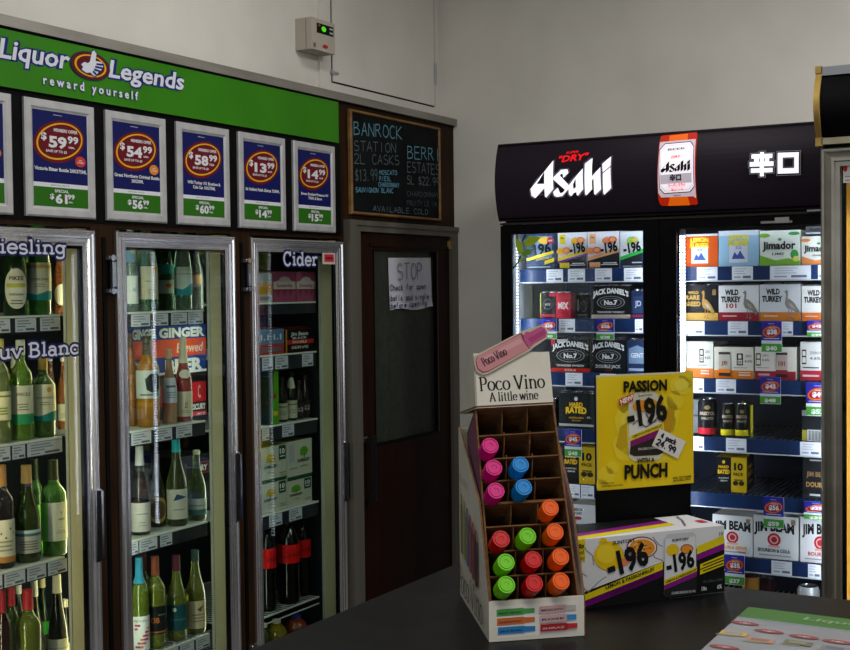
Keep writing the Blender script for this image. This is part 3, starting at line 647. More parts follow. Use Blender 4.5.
def bottle(kind, base, H, R, glass, cap, caplen, labels, label, group, name='wine_bottle', cat='bottle', look=-.62, wine=None, capr=1.1):
    base = V(base); root = thing(name, label, cat, base, group)
    b = MB(); P = PROF[kind]; b.lathe([(r * R, z * H) for r, z in P], base, glass, 28)
    b.build('glass_body', root, smooth='auto')
    if wine:
        col, lvl = wine; b = MB(); pr = [(0, .012 * H)] + [(r * R * .93, max(.012, z) * H) for r, z in P if 0 < r and .0 < z < lvl] + [(rad_at(kind, lvl) * R * .93, lvl * H), (0, lvl * H)]
        b.lathe(pr, base, bottle_mat(col, .35), 24); b.build('wine', root, smooth='auto')
    if cap:
        cm = M(cap, .4) if isinstance(cap, str) else cap
        b = MB(); z0 = 1 - caplen; pts = [(rad_at(kind, min(.999, z0 + caplen * k / 4)) * R * capr + .0006, (z0 + caplen * k / 4) * H) for k in range(5)]
        b.lathe([(pts[0][0] * .9, pts[0][1])] + pts + [(pts[-1][0] * .96, H + .0025), (0, H + .003)], base, cm, 20); b.build('cap', root, smooth='auto')
    for lb in labels:
        z0, z1, col, spec = lb[:4]; span = lb[4] if len(lb) > 4 else 2.9; hh = (z1 - z0) * H; zz = base.z + z0 * H
        mb = MB(); rr = max(rad_at(kind, z0), rad_at(kind, z1)) * R
        F = Face(mb, base, (0, span * rr, 0), (0, 0, hh), eps=.00025)
        def bend(a, bb, k, z0=z0, z1=z1, zz=zz, hh=hh, span=span):
            ang = look + (a - .5) * span; r = rad_at(kind, z0 + (z1 - z0) * min(1, max(0, bb))) * R + .0008 + k
            return V((base.x + math.cos(ang) * r, base.y + math.sin(ang) * r, zz + bb * hh))
        F.bend = bend
        if col: F.rect(0, 0, 1, 1, M(col, .6))
        F.ops(spec); mb.build('label', root)
    return root
def bot(px, w, ytop, zbase, kind, glass, cap, caplen, labels, label, group, dx=0., wine=None, clear=.45, H=None, name='wine_bottle', look=-.62):
    # one bottle standing on a cooler shelf at the photo column px
    X = XP - .047 - dx; p = onx(px, max(ytop, 245) + 42, X); R = w * mpp(p) / 2 * .97; p.z = zbase + .0012
    if H is None: H = onx(px, ytop, X).z - zbase
    X2 = XP - dx - R - .004
    return bottle(kind, p, H, R, bottle_mat(glass, clear), cap, caplen, labels, label, group, name=name, wine=wine, look=look)
def bars(n, col, x0=.3, x1=.7, y0=.2, y1=.5):
    return [('r', x0 + .03 * (i % 2), y0 + (y1 - y0) * i / n, x1 - .03 * (i % 2), y0 + (y1 - y0) * (i + .4) / n, col) for i in range(n)]
CRM = '#c9c5b4'
A0 = 'wine bottles on the top shelf behind the first cooler door'; A1 = 'wine bottles on the second shelf behind the first cooler door'; A2 = 'wine bottles on the third shelf behind the first cooler door'; A3 = 'wine bottles on the lowest shelf behind the first cooler door'
bot(15, 24, 222, S0[0], 'riesling', '#1d3a1c', '#2c3a24', .2, [(.06, .42, None, [('e', .5, .5, .36, .5, '#d0cfc0'), ('r', .2, .53, .8, .63, '#b5b04a'), ('t', 'PIKES', .5, .76, .4, .1, '#3a3c30'), ('t', 'RIESLING', .5, .36, .4, .05, '#50524a')] + bars(2, '#6a6c60', .32, .68, .12, .26))], 'dark green wine bottle with a big oval cream label on the top shelf', A0, H=.33)
bot(38.5, 25, 215, S0[0], 'riesling', '#4fa63a', '#3f8a3a', .25, [(.21, .46, '#c3c0aa', [('r', 0, .8, 1, .92, '#b49a5a'), ('t', 'RIESLING', .5, .42, .5, .08, '#5c6058')] + bars(2, '#8a8c84', .35, .65, .15, .3)), (.13, .21, '#1f7f86', [('p', [(0, .9), (.4, .6), (.7, 1.0), (1, 1), (1, 1.15), (0, 1.15)], '#c3c0aa')])], 'light green riesling bottle with cream label and teal band on the top shelf', A0, H=.34, clear=.6)
bot(61, 15, 235, S0[0], 'burgundy', '#a8572c', '#3a2018', .2, [(.1, .38, None, [('e', .5, .5, .4, .48, '#cfd0c6')])], 'orange rosé bottle with an oval white label set back at the shelf end', A0, dx=.05)
bot(1, 18, 340, S0[1], 'bordeaux', '#8a9a5a', '#c7b86a', .15, [(.22, .5, '#c4c09a', [('r', 0, .8, 1, .86, '#6b7030')] + bars(3, '#6b7030'))], 'pale yellow-green wine bottle at the cut-off edge of the second shelf', A1)
bot(21, 23, 341, S0[1], 'bordeaux', '#8cc23c', '#c5cbbf', .14, [(.265, .55, '#c2bfab', [('t', 'WICKS', .52, .7, .44, .12, '#3b3d38')] + bars(3, '#77786c', .35, .68, .14, .42)), (.16, .265, '#2f8a5c', [])], 'bright green sauvignon bottle with cream label and a plain green band', A1, clear=.6, wine=('#8fb53a', .62))
bot(43.5, 23.5, 357, S0[1], 'bordeaux', '#4d7a35', '#a58a4a', .16, [(.33, .66, '#cfcdb4', [('e', .62, .8, .07, .1, '#c08a2c'), ('t', 'SAUVIGNON', .5, .5, .5, .07, '#5c5c4a')] + bars(2, '#86866e', .35, .65, .22, .38)), (.2, .33, '#1f7d78', [('p', [(0, .55), (.35, .5), (.7, .9), (1, .95), (1, 1.1), (0, 1.1)], '#cfcdb4')])], 'green sauvignon bottle with gold dot on its cream label and a wavy teal band', A1, wine=('#6a7a2c', .6))
bot(51, 11, 354, S0[1] + .0, 'burgundy', '#a2603a', '#c9ccd4', .1, [], 'rosé bottle with silver cap standing behind the wavy-band bottle', A1, dx=.16)
bot(63.5, 13, 354, S0[1], 'burgundy', '#c2703c', '#cfd2da', .1, [(.12, .34, '#b9bdb0', bars(3, '#75786c'))], 'orange rosé bottle with silver cap and small square label at the shelf end', A1, dx=.085, clear=.55)
bot(14, 12, 352, S0[1], 'bordeaux', '#5ea03c', '#a9b59c', .2, [], 'green wine bottle with foil neck tucked behind the bright green one', A1, dx=.13, clear=.6)
bot(2, 24, 466, S0[2], 'bordeaux', '#241f22', '#b07e4a', .2, [(.12, .48, '#c4bda9', [('e', .3 + .13 * i, .75 - .12 * (i % 3), .025, .03, '#3a302c') for i in range(5)] + bars(3, '#8a8374', .25, .75, .15, .5)), (.06, .12, '#a5703a', [])], 'dark red wine bottle with speckled cream label and copper neck on the third shelf', A2)
bot(27, 25.5, 466, S0[2], 'burgundy', '#3c4820', '#b08f58', .18, [(.1, .34, '#a7a79c', [('r', 0, .88, 1, 1, '#a9bcc4'), ('r', 0, .74, 1, .86, '#3f6474')] + bars(4, '#64655e', .25, .75, .15, .6)), (.79, .87, None, [('e', .5, .5, .2, .5, '#53388a')])], 'olive wine bottle with grey label, blue stripes and gold neck foil', A2, clear=.3)
bot(53.5, 26, 461, S0[2], 'bordeaux', '#5cae3e', '#39402c', .2, [(.16, .57, '#c9ccc0', [('r', .0, .0, .3, 1, '#6fbf55'), ('t', 'Y', .66, .72, .1, .09, '#70736a'), ('e', .66, .56, .1, .03, '#8f9288')] + bars(2, '#9a9d92', .5, .8, .2, .3))], 'bright green wine bottle with plain white label at the end of the third shelf', A2, clear=.6, wine=('#86b83c', .5))
bot(35.5, 16, 460, S0[2], 'bordeaux', '#3f8a3a', '#2e3a2c', .22, [(.3, .5, '#7fc45a', [])], 'green wine bottle with dark capsule behind the grey-label bottle', A2, dx=.11, clear=.55)
for px, w, yt, k, g, cp, cl, dx, lab, lb in (
    (3, 16, 588, 'bordeaux', '#2a1014', '#8f2430', .22, .0, 'dark red wine bottle with maroon capsule at the cut-off edge of the lowest shelf', []),
    (12, 17, 586, 'bordeaux', '#3f5a24', '#a12c34', .2, .09, 'green wine bottle with red capsule just behind the foremost red-capped one', []),
    (28.5, 26, 590, 'bordeaux', '#7a8a2a', '#b13038', .19, 0, 'foremost red-capped wine bottle, its glass yellow-green above dark wine', []),
    (19.5, 14, 583, 'bordeaux', '#2c3a2c', '#cfd0cc', .12, .165, 'dark wine bottle with short white cap behind the red-capped pair', []),
    (35, 17, 580, 'burgundy', '#2c3c30', '#c9cfc8', .17, .085, 'dark green wine bottle with long white cap on the lowest shelf', []),
    (43, 16, 578, 'burgundy', '#173018', '#b8b088', .11, .17, 'dark wine bottle with gold-banded cap beside a green label', [(.35, .5, '#3fae3a', [])]),
    (57.5, 20, 575, 'riesling', '#141b14', '#cfcdb6', .17, 0, 'nearly black wine bottle with orange-striped cream cap and cream label', [(.1, .4, '#c6c7b4', [('r', .15, .7 - .18 * i, .85, .72 - .18 * i, '#86876f') for i in range(4)])]),
    (66, 14, 600, 'riesling', '#1b2018', '#cfcdb6', .1, .07, 'dark wine bottle half hidden at the end of the lowest shelf', [(.1, .38, '#bfc0ae', [('r', .15, .7, .85, .72, '#86876f')])])):
    bot(px, w, yt, S0[3], k, g, cp, cl, lb, lab, A3, dx=dx, clear=.3, wine=('#3a0c14', .55) if px == 28.5 else None)
    if px == 57.5: pass

B0 = 'wine bottles on the top shelf behind the second cooler door'; B1 = 'bottles on the second shelf behind the second cooler door'; B2 = 'wine bottles on the third shelf behind the second cooler door'; B3 = 'wine bottles on the lowest shelf behind the second cooler door'
bot(131, 14, 225, S1[0], 'riesling', '#8fb0a8', '#8a9a98', .2, [(.08, .36, '#c9ccca', [('t', 'W', .6, .5, .2, .16, '#4f8f8a')]), (.5, .7, '#6a93b4', [('e', .6, .6, .14, .2, '#c7a84a')])], 'pale bottle with white label and blue neck tag at the shelf start', B0, H=.33)
bot(147, 22, 220, S1[0], 'riesling', '#3d8a3a', '#3f7a3a', .2, [(.12, .44, '#b8b398', [('e', .72, .93, .09, .1, '#c89a3a'), ('t', 'RIESLING', .58, .55, .36, .05, '#5a5a4c')] + bars(2, '#8d8a74', .45, .75, .2, .35)), (.6, .8, None, [('r', .55, 0, .8, 1, '#8a4a4c')])], 'green riesling bottle with tall cream label and small gold crest', B0, H=.34, clear=.55)
bot(167, 17, 228, S1[0], 'riesling', '#2c6a3c', '#2a5a44', .2, [(.2, .36, '#a9b9ae', [('e', .5, .6, .12, .16, '#c05a3a')]), (.44, .55, '#2a8a86', [])], 'green bottle with teal shoulder band behind the glare strips', B0, dx=.10)
bot(183, 18, 222, S1[0], 'riesling', '#6f9a78', '#5a7a5c', .2, [(.25, .44, '#aebbb0', [('r', .1, .6, .9, .66, '#8a978c')]), (.15, .27, '#2a8a92', [('p', [(0, .7), (.4, .5), (.75, 1), (1, 1), (1, 1.2), (0, 1.2)], '#aebbb0')])], 'clear green bottle with pale label over a wavy teal band', B0, H=.34, clear=.55)
bot(197, 13, 240, S1[0], 'burgundy', '#7c8a7c', '#4a4a4a', .2, [(.36, .5, None, [('r', .2, 0, .62, 1, '#c9962c')])], 'clear bottle with a small yellow tag at the end of the top shelf', B0, dx=.03)
bot(131, 11, 334, S1[1], 'bordeaux', '#b8783c', '#5a4a3c', .15, [], 'amber bottle cut off by the second door frame', B1, dx=.058, clear=.12)
bot(147.5, 24, 337, S1[1], 'bordeaux', '#cc8420', '#4a4436', .2, [(.32, .63, '#a9b0ac', [('e', .62, .55, .25, .36, '#1c1f22'), ('p', [(.4, .3), (.62, .2), (.85, .35), (.9, .75), (.6, .9), (.35, .7)], '#23272a'), ('r', .2, .1, .8, .16, '#5a5f5e')])], 'amber bottle with a black swirl on its white label', B1, clear=.12, wine=('#d08a1c', .66))
bot(169.5, 15, 350, S1[1], 'burgundy', '#d0a480', '#c0a88a', .12, [(.28, .62, '#b3b7c2', [('r', .25, .62, .75, .7, '#50566a')] + bars(3, '#7f8494', .3, .7, .2, .5))], 'pale rosé bottle with bluish white label behind the glare strips', B1, clear=.12)
bot(183.5, 17, 338, S1[1], 'burgundy', '#b4504a', '#cbc7ae', .3, [(.06, .36, '#c7bfa6', [('t', 'JJ', .5, .5, .14, .2, '#8a5a4a')] + bars(2, '#94886e', .3, .7, .15, .3)), (.52, .62, None, [('e', .5, .5, .3, .5, '#cfccb8')])], 'rosé bottle with long ivory capsule and ivory label', B1, clear=.12)
bot(140, 20, 447, S1[2], 'burgundy', '#2a2426', '#b8b8ba', .21, [(.04, .37, '#b4b0ac', [('r', .3, .6, .7, .64, '#807c78')] + bars(2, '#8e8a86', .35, .65, .2, .4))], 'dark wine bottle with white screw cap and pale label', B2)
bot(156, 20, 455, S1[2], 'burgundy', '#3c3f22', '#4a3a22', .2, [(.06, .42, None, [('e', .5, .5, .4, .5, '#a68a55'), ('e', .5, .5, .3, .36, '#5d4a2c')])], 'olive wine bottle with a round tan label', B2, dx=.05)
bot(176.5, 21, 438, S1[2], 'burgundy', '#45502a', '#28a9b8', .16, [(.08, .42, '#b7b4a8', [('p', [(.3, .62), (.8, .72), (.42, .85)], '#2b3f63'), ('r', .3, .3, .7, .34, '#86847a')])], 'olive wine bottle with turquoise capsule and navy flash on its label', B2)
bot(197, 18.5, 451, S1[2], 'burgundy', '#556a32', '#c9cbb9', .05, [(.08, .32, '#aab4ae', [('r', 0, 0, 1, .34, '#48707a'), ('r', .1, .55, .9, .62, '#7e8a86')])], 'green wine bottle with pale label and blue base band, last on the third shelf', B2, clear=.5)
bot(139.5, 19, 558, S1[3], 'bordeaux', '#7f9a2a', '#3a94b4', .26, [(.0, .4, '#c9cccb', [('t', 'PETALS', .5, .88, .6, .06, '#6d7468')] + [('e', .3 + .09 * (i % 6), .2 + .095 * (i % 7), .06, .03, ('#b0305a', '#8a2a6a', '#c46a4a')[i % 3]) for i in range(18)])], 'wine bottle with bright blue capsule and white floral label', B3, clear=.5, wine=('#a3b42c', .55))
bot(144, 13, 553, S1[3], 'bordeaux', '#6a7a24', '#7a3a2c', .18, [], 'wine bottle with brown capsule behind the blue-capped one', B3, dx=.09)
bot(155.5, 20, 557, S1[3], 'bordeaux', '#9aa82a', '#8f4a34', .2, [(.16, .47, '#14181a', [('t', 'OB', .4, .5, .3, .2, '#b9642a'), ('r', 0, .05, 1, .1, '#a8602c'), ('r', .5, .66, .85, .7, '#6b7470')])], 'yellow-green wine bottle with copper capsule and black label', B3, clear=.55, wine=('#b4bc2c', .62))
bot(176.5, 20, 556, S1[3], 'burgundy', '#8f9f2a', '#5c2a34', .18, [(.12, .43, '#18464c', [('e', .34, .82, .07, .08, '#b9c4b6'), ('r', .2, .4, .8, .46, '#2c6a70')])], 'yellow-green wine bottle with plum capsule and deep teal label', B3, clear=.55, wine=('#c0c430', .5))
bot(195.5, 20, 551, S1[3], 'burgundy', '#8a9430', '#3f5a52', .12, [(.06, .4, '#c5b696', [('r', 0, 0, .08, 1, '#b9743a'), ('p', [(.45, .7), (.7, .86), (.6, .6)], '#5a5040')] + bars(3, '#8d8068', .3, .75, .25, .6))], 'yellow-green wine bottle with tan label at the end of the lowest shelf', B3, clear=.5, wine=('#a8ac30', .5))

# ================================================================== CARTONS
def carton_x(name, pa, pb, ytop, z0, depth, bg, spec, label, group, dx=0., top=None, side=None, ztop=None, cat='carton', extra=None):
    X = XP - .006 - dx; pm = (pa + pb) / 2; y0, y1 = onx(pa, ytop + 22, X).y, onx(pb, ytop + 22, X).y; z1 = ztop if ztop else onx(pm, ytop, X).z
    b = MB(); b.box((X - depth, y0, z0 + .001), (X, y1, z1), M(bg, .55), {'z+': M(top or bg, .55), 'y-': M(side or bg, .55)})
    F = Face(b, (X, y0, z0 + .001), (0, y1 - y0, 0), (0, 0, z1 - z0 - .001), eps=.0002); F.ops(spec)
    o = tag(b.build(name, base=(X, y0, z0)), label, cat, group); return o, (X, y0, y1, z0, z1)
Y9, RD, BK, WT = '#c9a21c', '#b3232c', '#15171a', '#d4d6d8'
# second door: ginger beer carton resting on red can packs, black dry pack
o, q1 = carton_x('can_carton', 192, 206, 372, S1[1], .2, '#1a1516', [('r', 0, .32, 1, .78, '#a8202a'), ('r', 0, .12, 1, .3, '#2a2224'), ('r', 0, 0, 1, .1, '#b03038'), ('t', 'SCURY', .5, .21, .9, .13, WT, .04), ('t', 'C', .5, .56, .2, .3, '#d8a0a0', .02), ('t', 'LIMIT. ED', .6, .04, .6, .05, WT)], 'red and black can carton under the ginger beer carton', None, dx=.12)
carton_x('can_carton', 128, 206, 326, q1[4] + .0005, .2, '#1c3a86', [('r', 0, .36, 1, .72, '#cf4a2a'), ('t', 'GINGER', .68, .86, .6, .19, WT, .05), ('t', 'GINGER', .2, .86, .3, .19, WT, .05), ('t', 'Brewed', .78, .54, .34, .2, '#e4c9b8', .01, .2), ('t', 'BEER', .7, .18, .5, .25, WT, .05), ('t', 'BEER', .2, .18, .3, .25, WT, .05), ('r', 0, 0, 1, .05, '#d4d6d8')], 'blue and orange ginger beer carton lying across the can packs behind the bottles', None, dx=.12)
o, q2 = carton_x('can_carton', 130, 186, 377, S1[1], .16, '#2a1a1c', [('r', 0, .3, 1, .78, '#8a1c24')], 'dark red can carton hidden behind the amber bottles', None, dx=.13)
carton_x('can_carton', 176, 210, 455, S1[2], .2, '#131416', [('r', .55, .66, .98, .86, '#8a2c2c'), ('r', .58, .68, .96, .84, '#131416'), ('t', 'DRY', .77, .76, .3, .1, '#c9b9b4', .04), ('r', .8, .05, .95, .5, '#2a2c2e')], 'black carton marked DRY standing behind the olive wine bottles', None, dx=.12)
# third door
C0 = 'cider packs on the top shelf behind the third cooler door'
carton_x('cider_pack', 256, 272.6, 273, S2[0], .18, '#a9abac', [('r', 0, .28, 1, .66, '#c18a1c'), ('r', .2, .08, .8, .2, '#7c7e80')], 'white cider pack with a broad yellow band on the top shelf', C0)
PK = [('p', [(0, .42), (0, .66), (.22, .7), (.3, .8), (.5, .84), (.7, .8), (.78, .7), (1, .66), (1, .42)], '#c9b8b4'), ('t', 'Somersby', .5, .55, .7, .12, '#8a3a50', .02), ('r', 0, .38, 1, .42, '#7a2c44')] + [('p', [(.1 + .28 * i, .38), (.2 + .28 * i, .2), (.32 + .28 * i, .38)], '#8a3a56') for i in range(3)]
carton_x('cider_pack', 273.6, 295.6, 271.5, S2[0], .18, '#a04c6c', PK, 'pink cider pack with white crest next to the yellow-banded pack', C0)
carton_x('cider_pack', 296.6, 315.6, 271.8, S2[0], .18, '#a04c6c', PK, 'pink cider pack with white crest at the end of the top shelf', C0)
def pack(name, pa, pb, ytop, z, bg, spec, label, group, lids, Yp=None, lidcol='#b9bcc0', top=.007):
    # shrink-wrapped can pack: printed sleeve with can lids standing out of it; Yp set: in the fridge on the far wall
    if Yp is None:
        X = XP - .006; y0, y1 = onx(pa, ytop + 12, X).y, onx(pb, ytop + 12, X).y; z1 = onx((pa + pb) / 2, ytop, X).z; O, U = V((X, y0, z + .001)), V((0, y1 - y0, 0)); back = V((-.13, 0, 0))
    else:
        x0, x1 = ony(pa, 400, Yp).x, ony(pb, 400, Yp).x; z1 = ony((pa + pb) / 2, ytop, Yp).z; O, U = V((x0, Yp, z + .001)), V((x1 - x0, 0, 0)); back = V((0, .13, 0))
    h = z1 - z - .001 - top; root = thing(name, label, 'can pack', O, group)
    b = MB(); Cz = V((0, 0, h)); b.obox(O, U, back, Cz, M(bg, .4)); F = Face(b, O, U, Cz, eps=.0002); F.ops(spec); b.build('sleeve', root)
    w = U.length / lids
    for k in range(lids):
        b = MB(); c = O + U * ((k + .5) / lids) + back.normalized() * (w / 2 + .002) + Cz; r = w * .46
        b.lathe([(r * .98, 0), (r, .003), (r * .86, top), (r * .82, top), (r * .8, top - .003), (0, top - .003)], c, M(lidcol, .25, .8), 20); b.build('can_lid', root, smooth='auto')
    return root
C1 = 'can packs on the second shelf behind the third cooler door'
pack('can_pack', 258, 284, 327.5, S2[1], '#5a7596', [('r', 0, 0, 1, .42, '#a33a30'), ('t', '1.1', .25, .7, .3, .22, WT, .03), ('t', '1.1', .74, .7, .3, .22, WT, .03), ('r', .1, .1, .9, .3, '#7a5a66')], 'blue and red can pack on the second shelf of the third cooler door', C1, 2, lidcol='#8a3a2c')
pack('can_pack', 285.4, 313.5, 327, S2[1], '#1a1112', [('r', .0, .36, 1, .54, '#b32c22'), ('t', 'Jim Beam', .5, .8, .6, .16, WT, .02, .2), ('t', 'BLACK', .5, .62, .5, .09, WT), ('t', 'DOUBLE', .5, .45, .5, .1, '#e0c8b8', .03), ('t', 'SERVE', .5, .22, .6, .12, '#c9c3bc', .02), ('r', 0, .0, .05, 1, '#b8722c')], 'black can pack with a red band beside the blue and red one', C1, 3, lidcol='#7a2a24')
C2 = 'bottles on the third shelf behind the third cooler door'
bot(264, 10, 374, S2[2], 'beer', '#1c3a2a', '#30402c', .1, [(.1, .3, '#8fa0a4', [])], 'small green bottle at the third door frame', C2, clear=.3)
carton_x('cider_pack', 268.3, 278.6, 370, S2[2], .1, '#4c961a', [('p', [(0, 0), (.3, 0), (.55, 1), (0, 1)], '#22380f'), ('r', .45, .16, .9, .24, '#c8b02c'), ('e', .6, .52, .16, .05, '#9a2c2c')], 'narrow lime green cider pack on the third shelf', None, side='#16200e')
for px, w, yt, dx, lab in ((282, 12, 378, 0, 'dark stubby cider bottle with cream and green label beside the lime pack'), (291, 13, 373, 0, 'dark cider bottle with round white neck label beside the lime pack')):
    bot(px, w, yt, S2[2], 'beer', '#16130f', '#2a2620', .08, [(.05, .42, '#a9aa90', [('t', 'CO', .5, .4, .4, .25, '#4f7038', .02), ('r', .1, .75, .9, .82, '#5a5a48')])] + ([(.66, .92, None, [('e', .5, .5, .5, .45, '#b9b8a4')])] if w == 13 else []), lab, C2, dx=dx, clear=.1)
for px, w, yt, dx, lab in ((299, 11, 381, 0, 'brown cider bottle with dark label next to the cream-labelled pair'), (305.5, 11, 376, .0, 'brown cider bottle at the end of the third shelf')):
    bot(px, w, yt, S2[2], 'beer', '#2a1712', '#3a2620', .1, [(.08, .44, '#2a2226', [('t', '8', .5, .5, .34, .4, '#b9a9a4', .02)])], lab, C2, dx=dx, clear=.15)
C3 = 'cider cartons stacked two by two behind the third cooler door'
APP = lambda col, num: [('r', 0, 0, 1, .1, '#c3c4b4'), ('e', .36, .68, .17, .13, col), ('e', .28, .63, .1, .09, col), ('e', .45, .63, .1, .09, col), ('r', .345, .5, .375, .62, '#4a4a30'), ('t', 'SOMERSBY', .36, .44, .52, .085, '#2c4034', .03), ('r', .68, .58, .96, .98, '#1f4a34'), ('t', num, .82, .82, .2, .15, WT, .04), ('r', .72, .66, .92, .69, WT), ('r', .7, .2, .95, .23, '#8a8c7c'), ('r', .74, .13, .95, .16, '#8a8c7c'), ('t', 'CIDER', .36, .28, .24, .05, '#a89a4a')]
zc = onx(273, 481, XP - .006).z
o, q3 = carton_x('cider_carton', 261.5, 286.6, 482, S2[3], .22, '#b9bba9', APP('#b9a01c', '10'), 'lower cream cider carton with yellow tree, nearest the door frame', C3, top='#1f4a34')
o, q4 = carton_x('cider_carton', 287, 312, 479, S2[3], .22, '#b9bba9', APP('#5a9a1c', '10'), 'lower cream cider carton with green tree', C3, top='#1f4a34')
za = q3[4] + .001
b_ = MB(); 
carton_x('cider_carton', 261.5, 286.6, 446, za, .22, '#b9bba9', [('r', 0, 0, 1, .09, '#1f4a34')] + APP('#b9a01c', '10')[1:], 'upper cream cider carton with yellow tree, on top of its twin', C3, top='#8a9a2c')
carton_x('cider_carton', 287, 312, 440, q4[4] + .001, .22, '#b9bba9', [('r', 0, 0, 1, .09, '#1f4a34'), ('e', .68, .7, .16, .12, '#4f9a1c'), ('e', .6, .66, .09, .08, '#4f9a1c'), ('r', .665, .52, .695, .64, '#4a4a30'), ('t', 'SOMERSBY', .66, .47, .5, .085, '#2c4034', .03), ('r', .08, .44, .28, .92, '#a9a9b0'), ('r', .1, .28, .4, .31, '#8a8c7c'), ('t', 'APPLE', .66, .32, .3, .05, '#5a8a3c')], 'upper cream cider carton with green tree and a pale grey patch', C3, top='#8a9a2c')
C4 = 'cola bottles on the wire shelf behind the third cooler door'
RED = '#cc1414'
for px, w, yt, dx, lab in ((267, 19, 522, .0, 'cola bottle with red label at the third door frame'), (288.5, 24, 519, 0, 'cola bottle with red label in the middle of the wire shelf'), (302.5, 17, 516, .02, 'cola bottle with red label at the end of the wire shelf')):
    bot(px, w, yt, S2[4], 'cola', '#0f0807', '#1a1210', .06, [(.49, .71, RED, [('t', 'Cola', .5, .5, .4, .3, '#8a0c0c', .03, .2)], 5.8)], lab, C4, dx=dx, clear=.12, name='cola_bottle')
bot(277, 22, 620, S2[5], 'juice', '#b39a20', '#b9b4a0', .07, [], 'yellow juice bottle under the wire shelf', None, name='juice_bottle', clear=.35)
bot(296.5, 24, 615, S2[5], 'juice', '#b0441c', '#2c3a8a', .07, [], 'orange juice bottle with blue cap under the wire shelf', None, name='juice_bottle', clear=.35)
bot(265, 14, 624, S2[5], 'juice', '#3a4a1c', '#b9b4a0', .07, [], 'dark green juice bottle at the bottom of the third cooler door', None, name='juice_bottle', clear=.25)

# ================================================================== BLACK TWO-DOOR FRIDGE (far wall)
YA = 4.5; YPA = YA + .10; YRA = YA + .085
XA0, XA1 = ony(500.3, 260, YA).x, -.893
zA = ony(660, 218, YA).z                    # top of the doors / underside of the light box
zH = (ony(500.5, 144.2, YA - .01).z + ony(814, 120.2, YA - .01).z) / 2
gl = [(ony(511.8, 300, YA).x, ony(643.3, 300, YA).x), (ony(676.5, 300, YA).x, None)]
gl[1] = (gl[1][0], gl[1][0] + gl[0][1] - gl[0][0])
zg1 = (ony(577, 232.3, YA).z + ony(750, 226.5, YA).z) / 2; zg0 = .28
xm = (gl[0][1] + gl[1][0]) / 2
fr = thing('drinks_fridge', 'tall black two-door drinks fridge with lit beer sign on top against the far wall', 'fridge', ((XA0 + XA1) / 2, YA + .3, 0))
b = MB(); YBK = YB - .02
b.box((XA0, YA + .024, .02), (XA0 + .03, YBK, zA), BLACKP, {'x+': LINERW}); b.box((XA1 - .03, YA + .024, .02), (XA1, YBK, zA), BLACKP, {'x-': LINERW})
b.box((XA0, YBK - .03, .02), (XA1, YBK, zA), LINERN); b.box((XA0, YA + .024, zA - .03), (XA1, YBK, zH - .02), BLACKP); b.box((XA0, YA + .024, .02), (XA1, YBK, .2), BLACKP)
b.box((xm - .03, YA + .05, .2), (xm + .03, YA + .075, zA - .03), BLACKP)
for x in (XA0 + .06, XA1 - .1): b.box((x, YA + .1, 0), (x + .04, YA + .2, .02), BLACKP)
b.build('cabinet', fr)
b = MB(); b.box((XA0, YA - .0, zA - .004), (XA1, YA + .045, zA + .004), M('#3a352f', .3)); b.box((XA0 + .002, YA - .012, zA + .003), (XA0 + .03, YA + .01, zA + .009), STEEL); b.box((XA1 - .12, YA - .014, zA + .002), (XA1 - .03, YA, zA + .008), STEEL)
b.build('hinge_rail', fr)
# curved light box
HB = zH - zA - .012; z0 = zA + .010; N = 36; bul = .035
b = MB(); WX = XA1 - XA0
prof = [(YA - .008 - bul * math.sin(PI * i / N) ** .8, z0 + HB * i / N) for i in range(N + 1)]
poly = [V((XA0, y, z)) for y, z in prof] + [V((XA0, YA + .2, z0 + HB)), V((XA0, YA + .2, z0))]
b.prism(poly, V((WX, 0, 0)), BLACKP)
HBK = M('#1c161f', .4, 0, .12, name='sign_black')
F = Face(b, (XA0, YA - .02, z0), (WX, 0, 0), (0, 0, HB), eps=.0005)
def hb(a, bb, k):
    t = min(1, max(0, bb)); return V((XA0 + WX * a, YA - .008 - bul * math.sin(PI * t) ** .8 - k, z0 + HB * bb))
class CurvedFace(Face):
    def fine(s, pts, m, k=None):      # cut a polygon into level strips so that it follows the bulge
        k = s.nk(k); pts = list(pts); bs = [p[1] for p in pts]; n = max(1, int((max(bs) - min(bs)) / .06)); lo, hi = min(bs), max(bs)
        for j in range(n):
            u, v = lo + (hi - lo) * j / n, lo + (hi - lo) * (j + 1) / n; q = clip(clip(pts, u, 1), v, -1)
            if len(q) > 2: s.mb.poly([s.P(a, bb, k) for a, bb in q], m)
F = CurvedFace(b, (XA0, YA - .008 - bul * .8, z0), (WX, 0, 0), (0, 0, HB), eps=.0005); F.bend = hb
GR = lambda x0, y0, x1, y1, m, k=None: F.fine([(x0, y0), (x1, y0), (x1, y1), (x0, y1)], m, k)
GR(.002, .0, .998, 1, HBK)
EW, ER = M('#eeeef6', .4, 0, .85), M('#e0141c', .4, 0, .75)
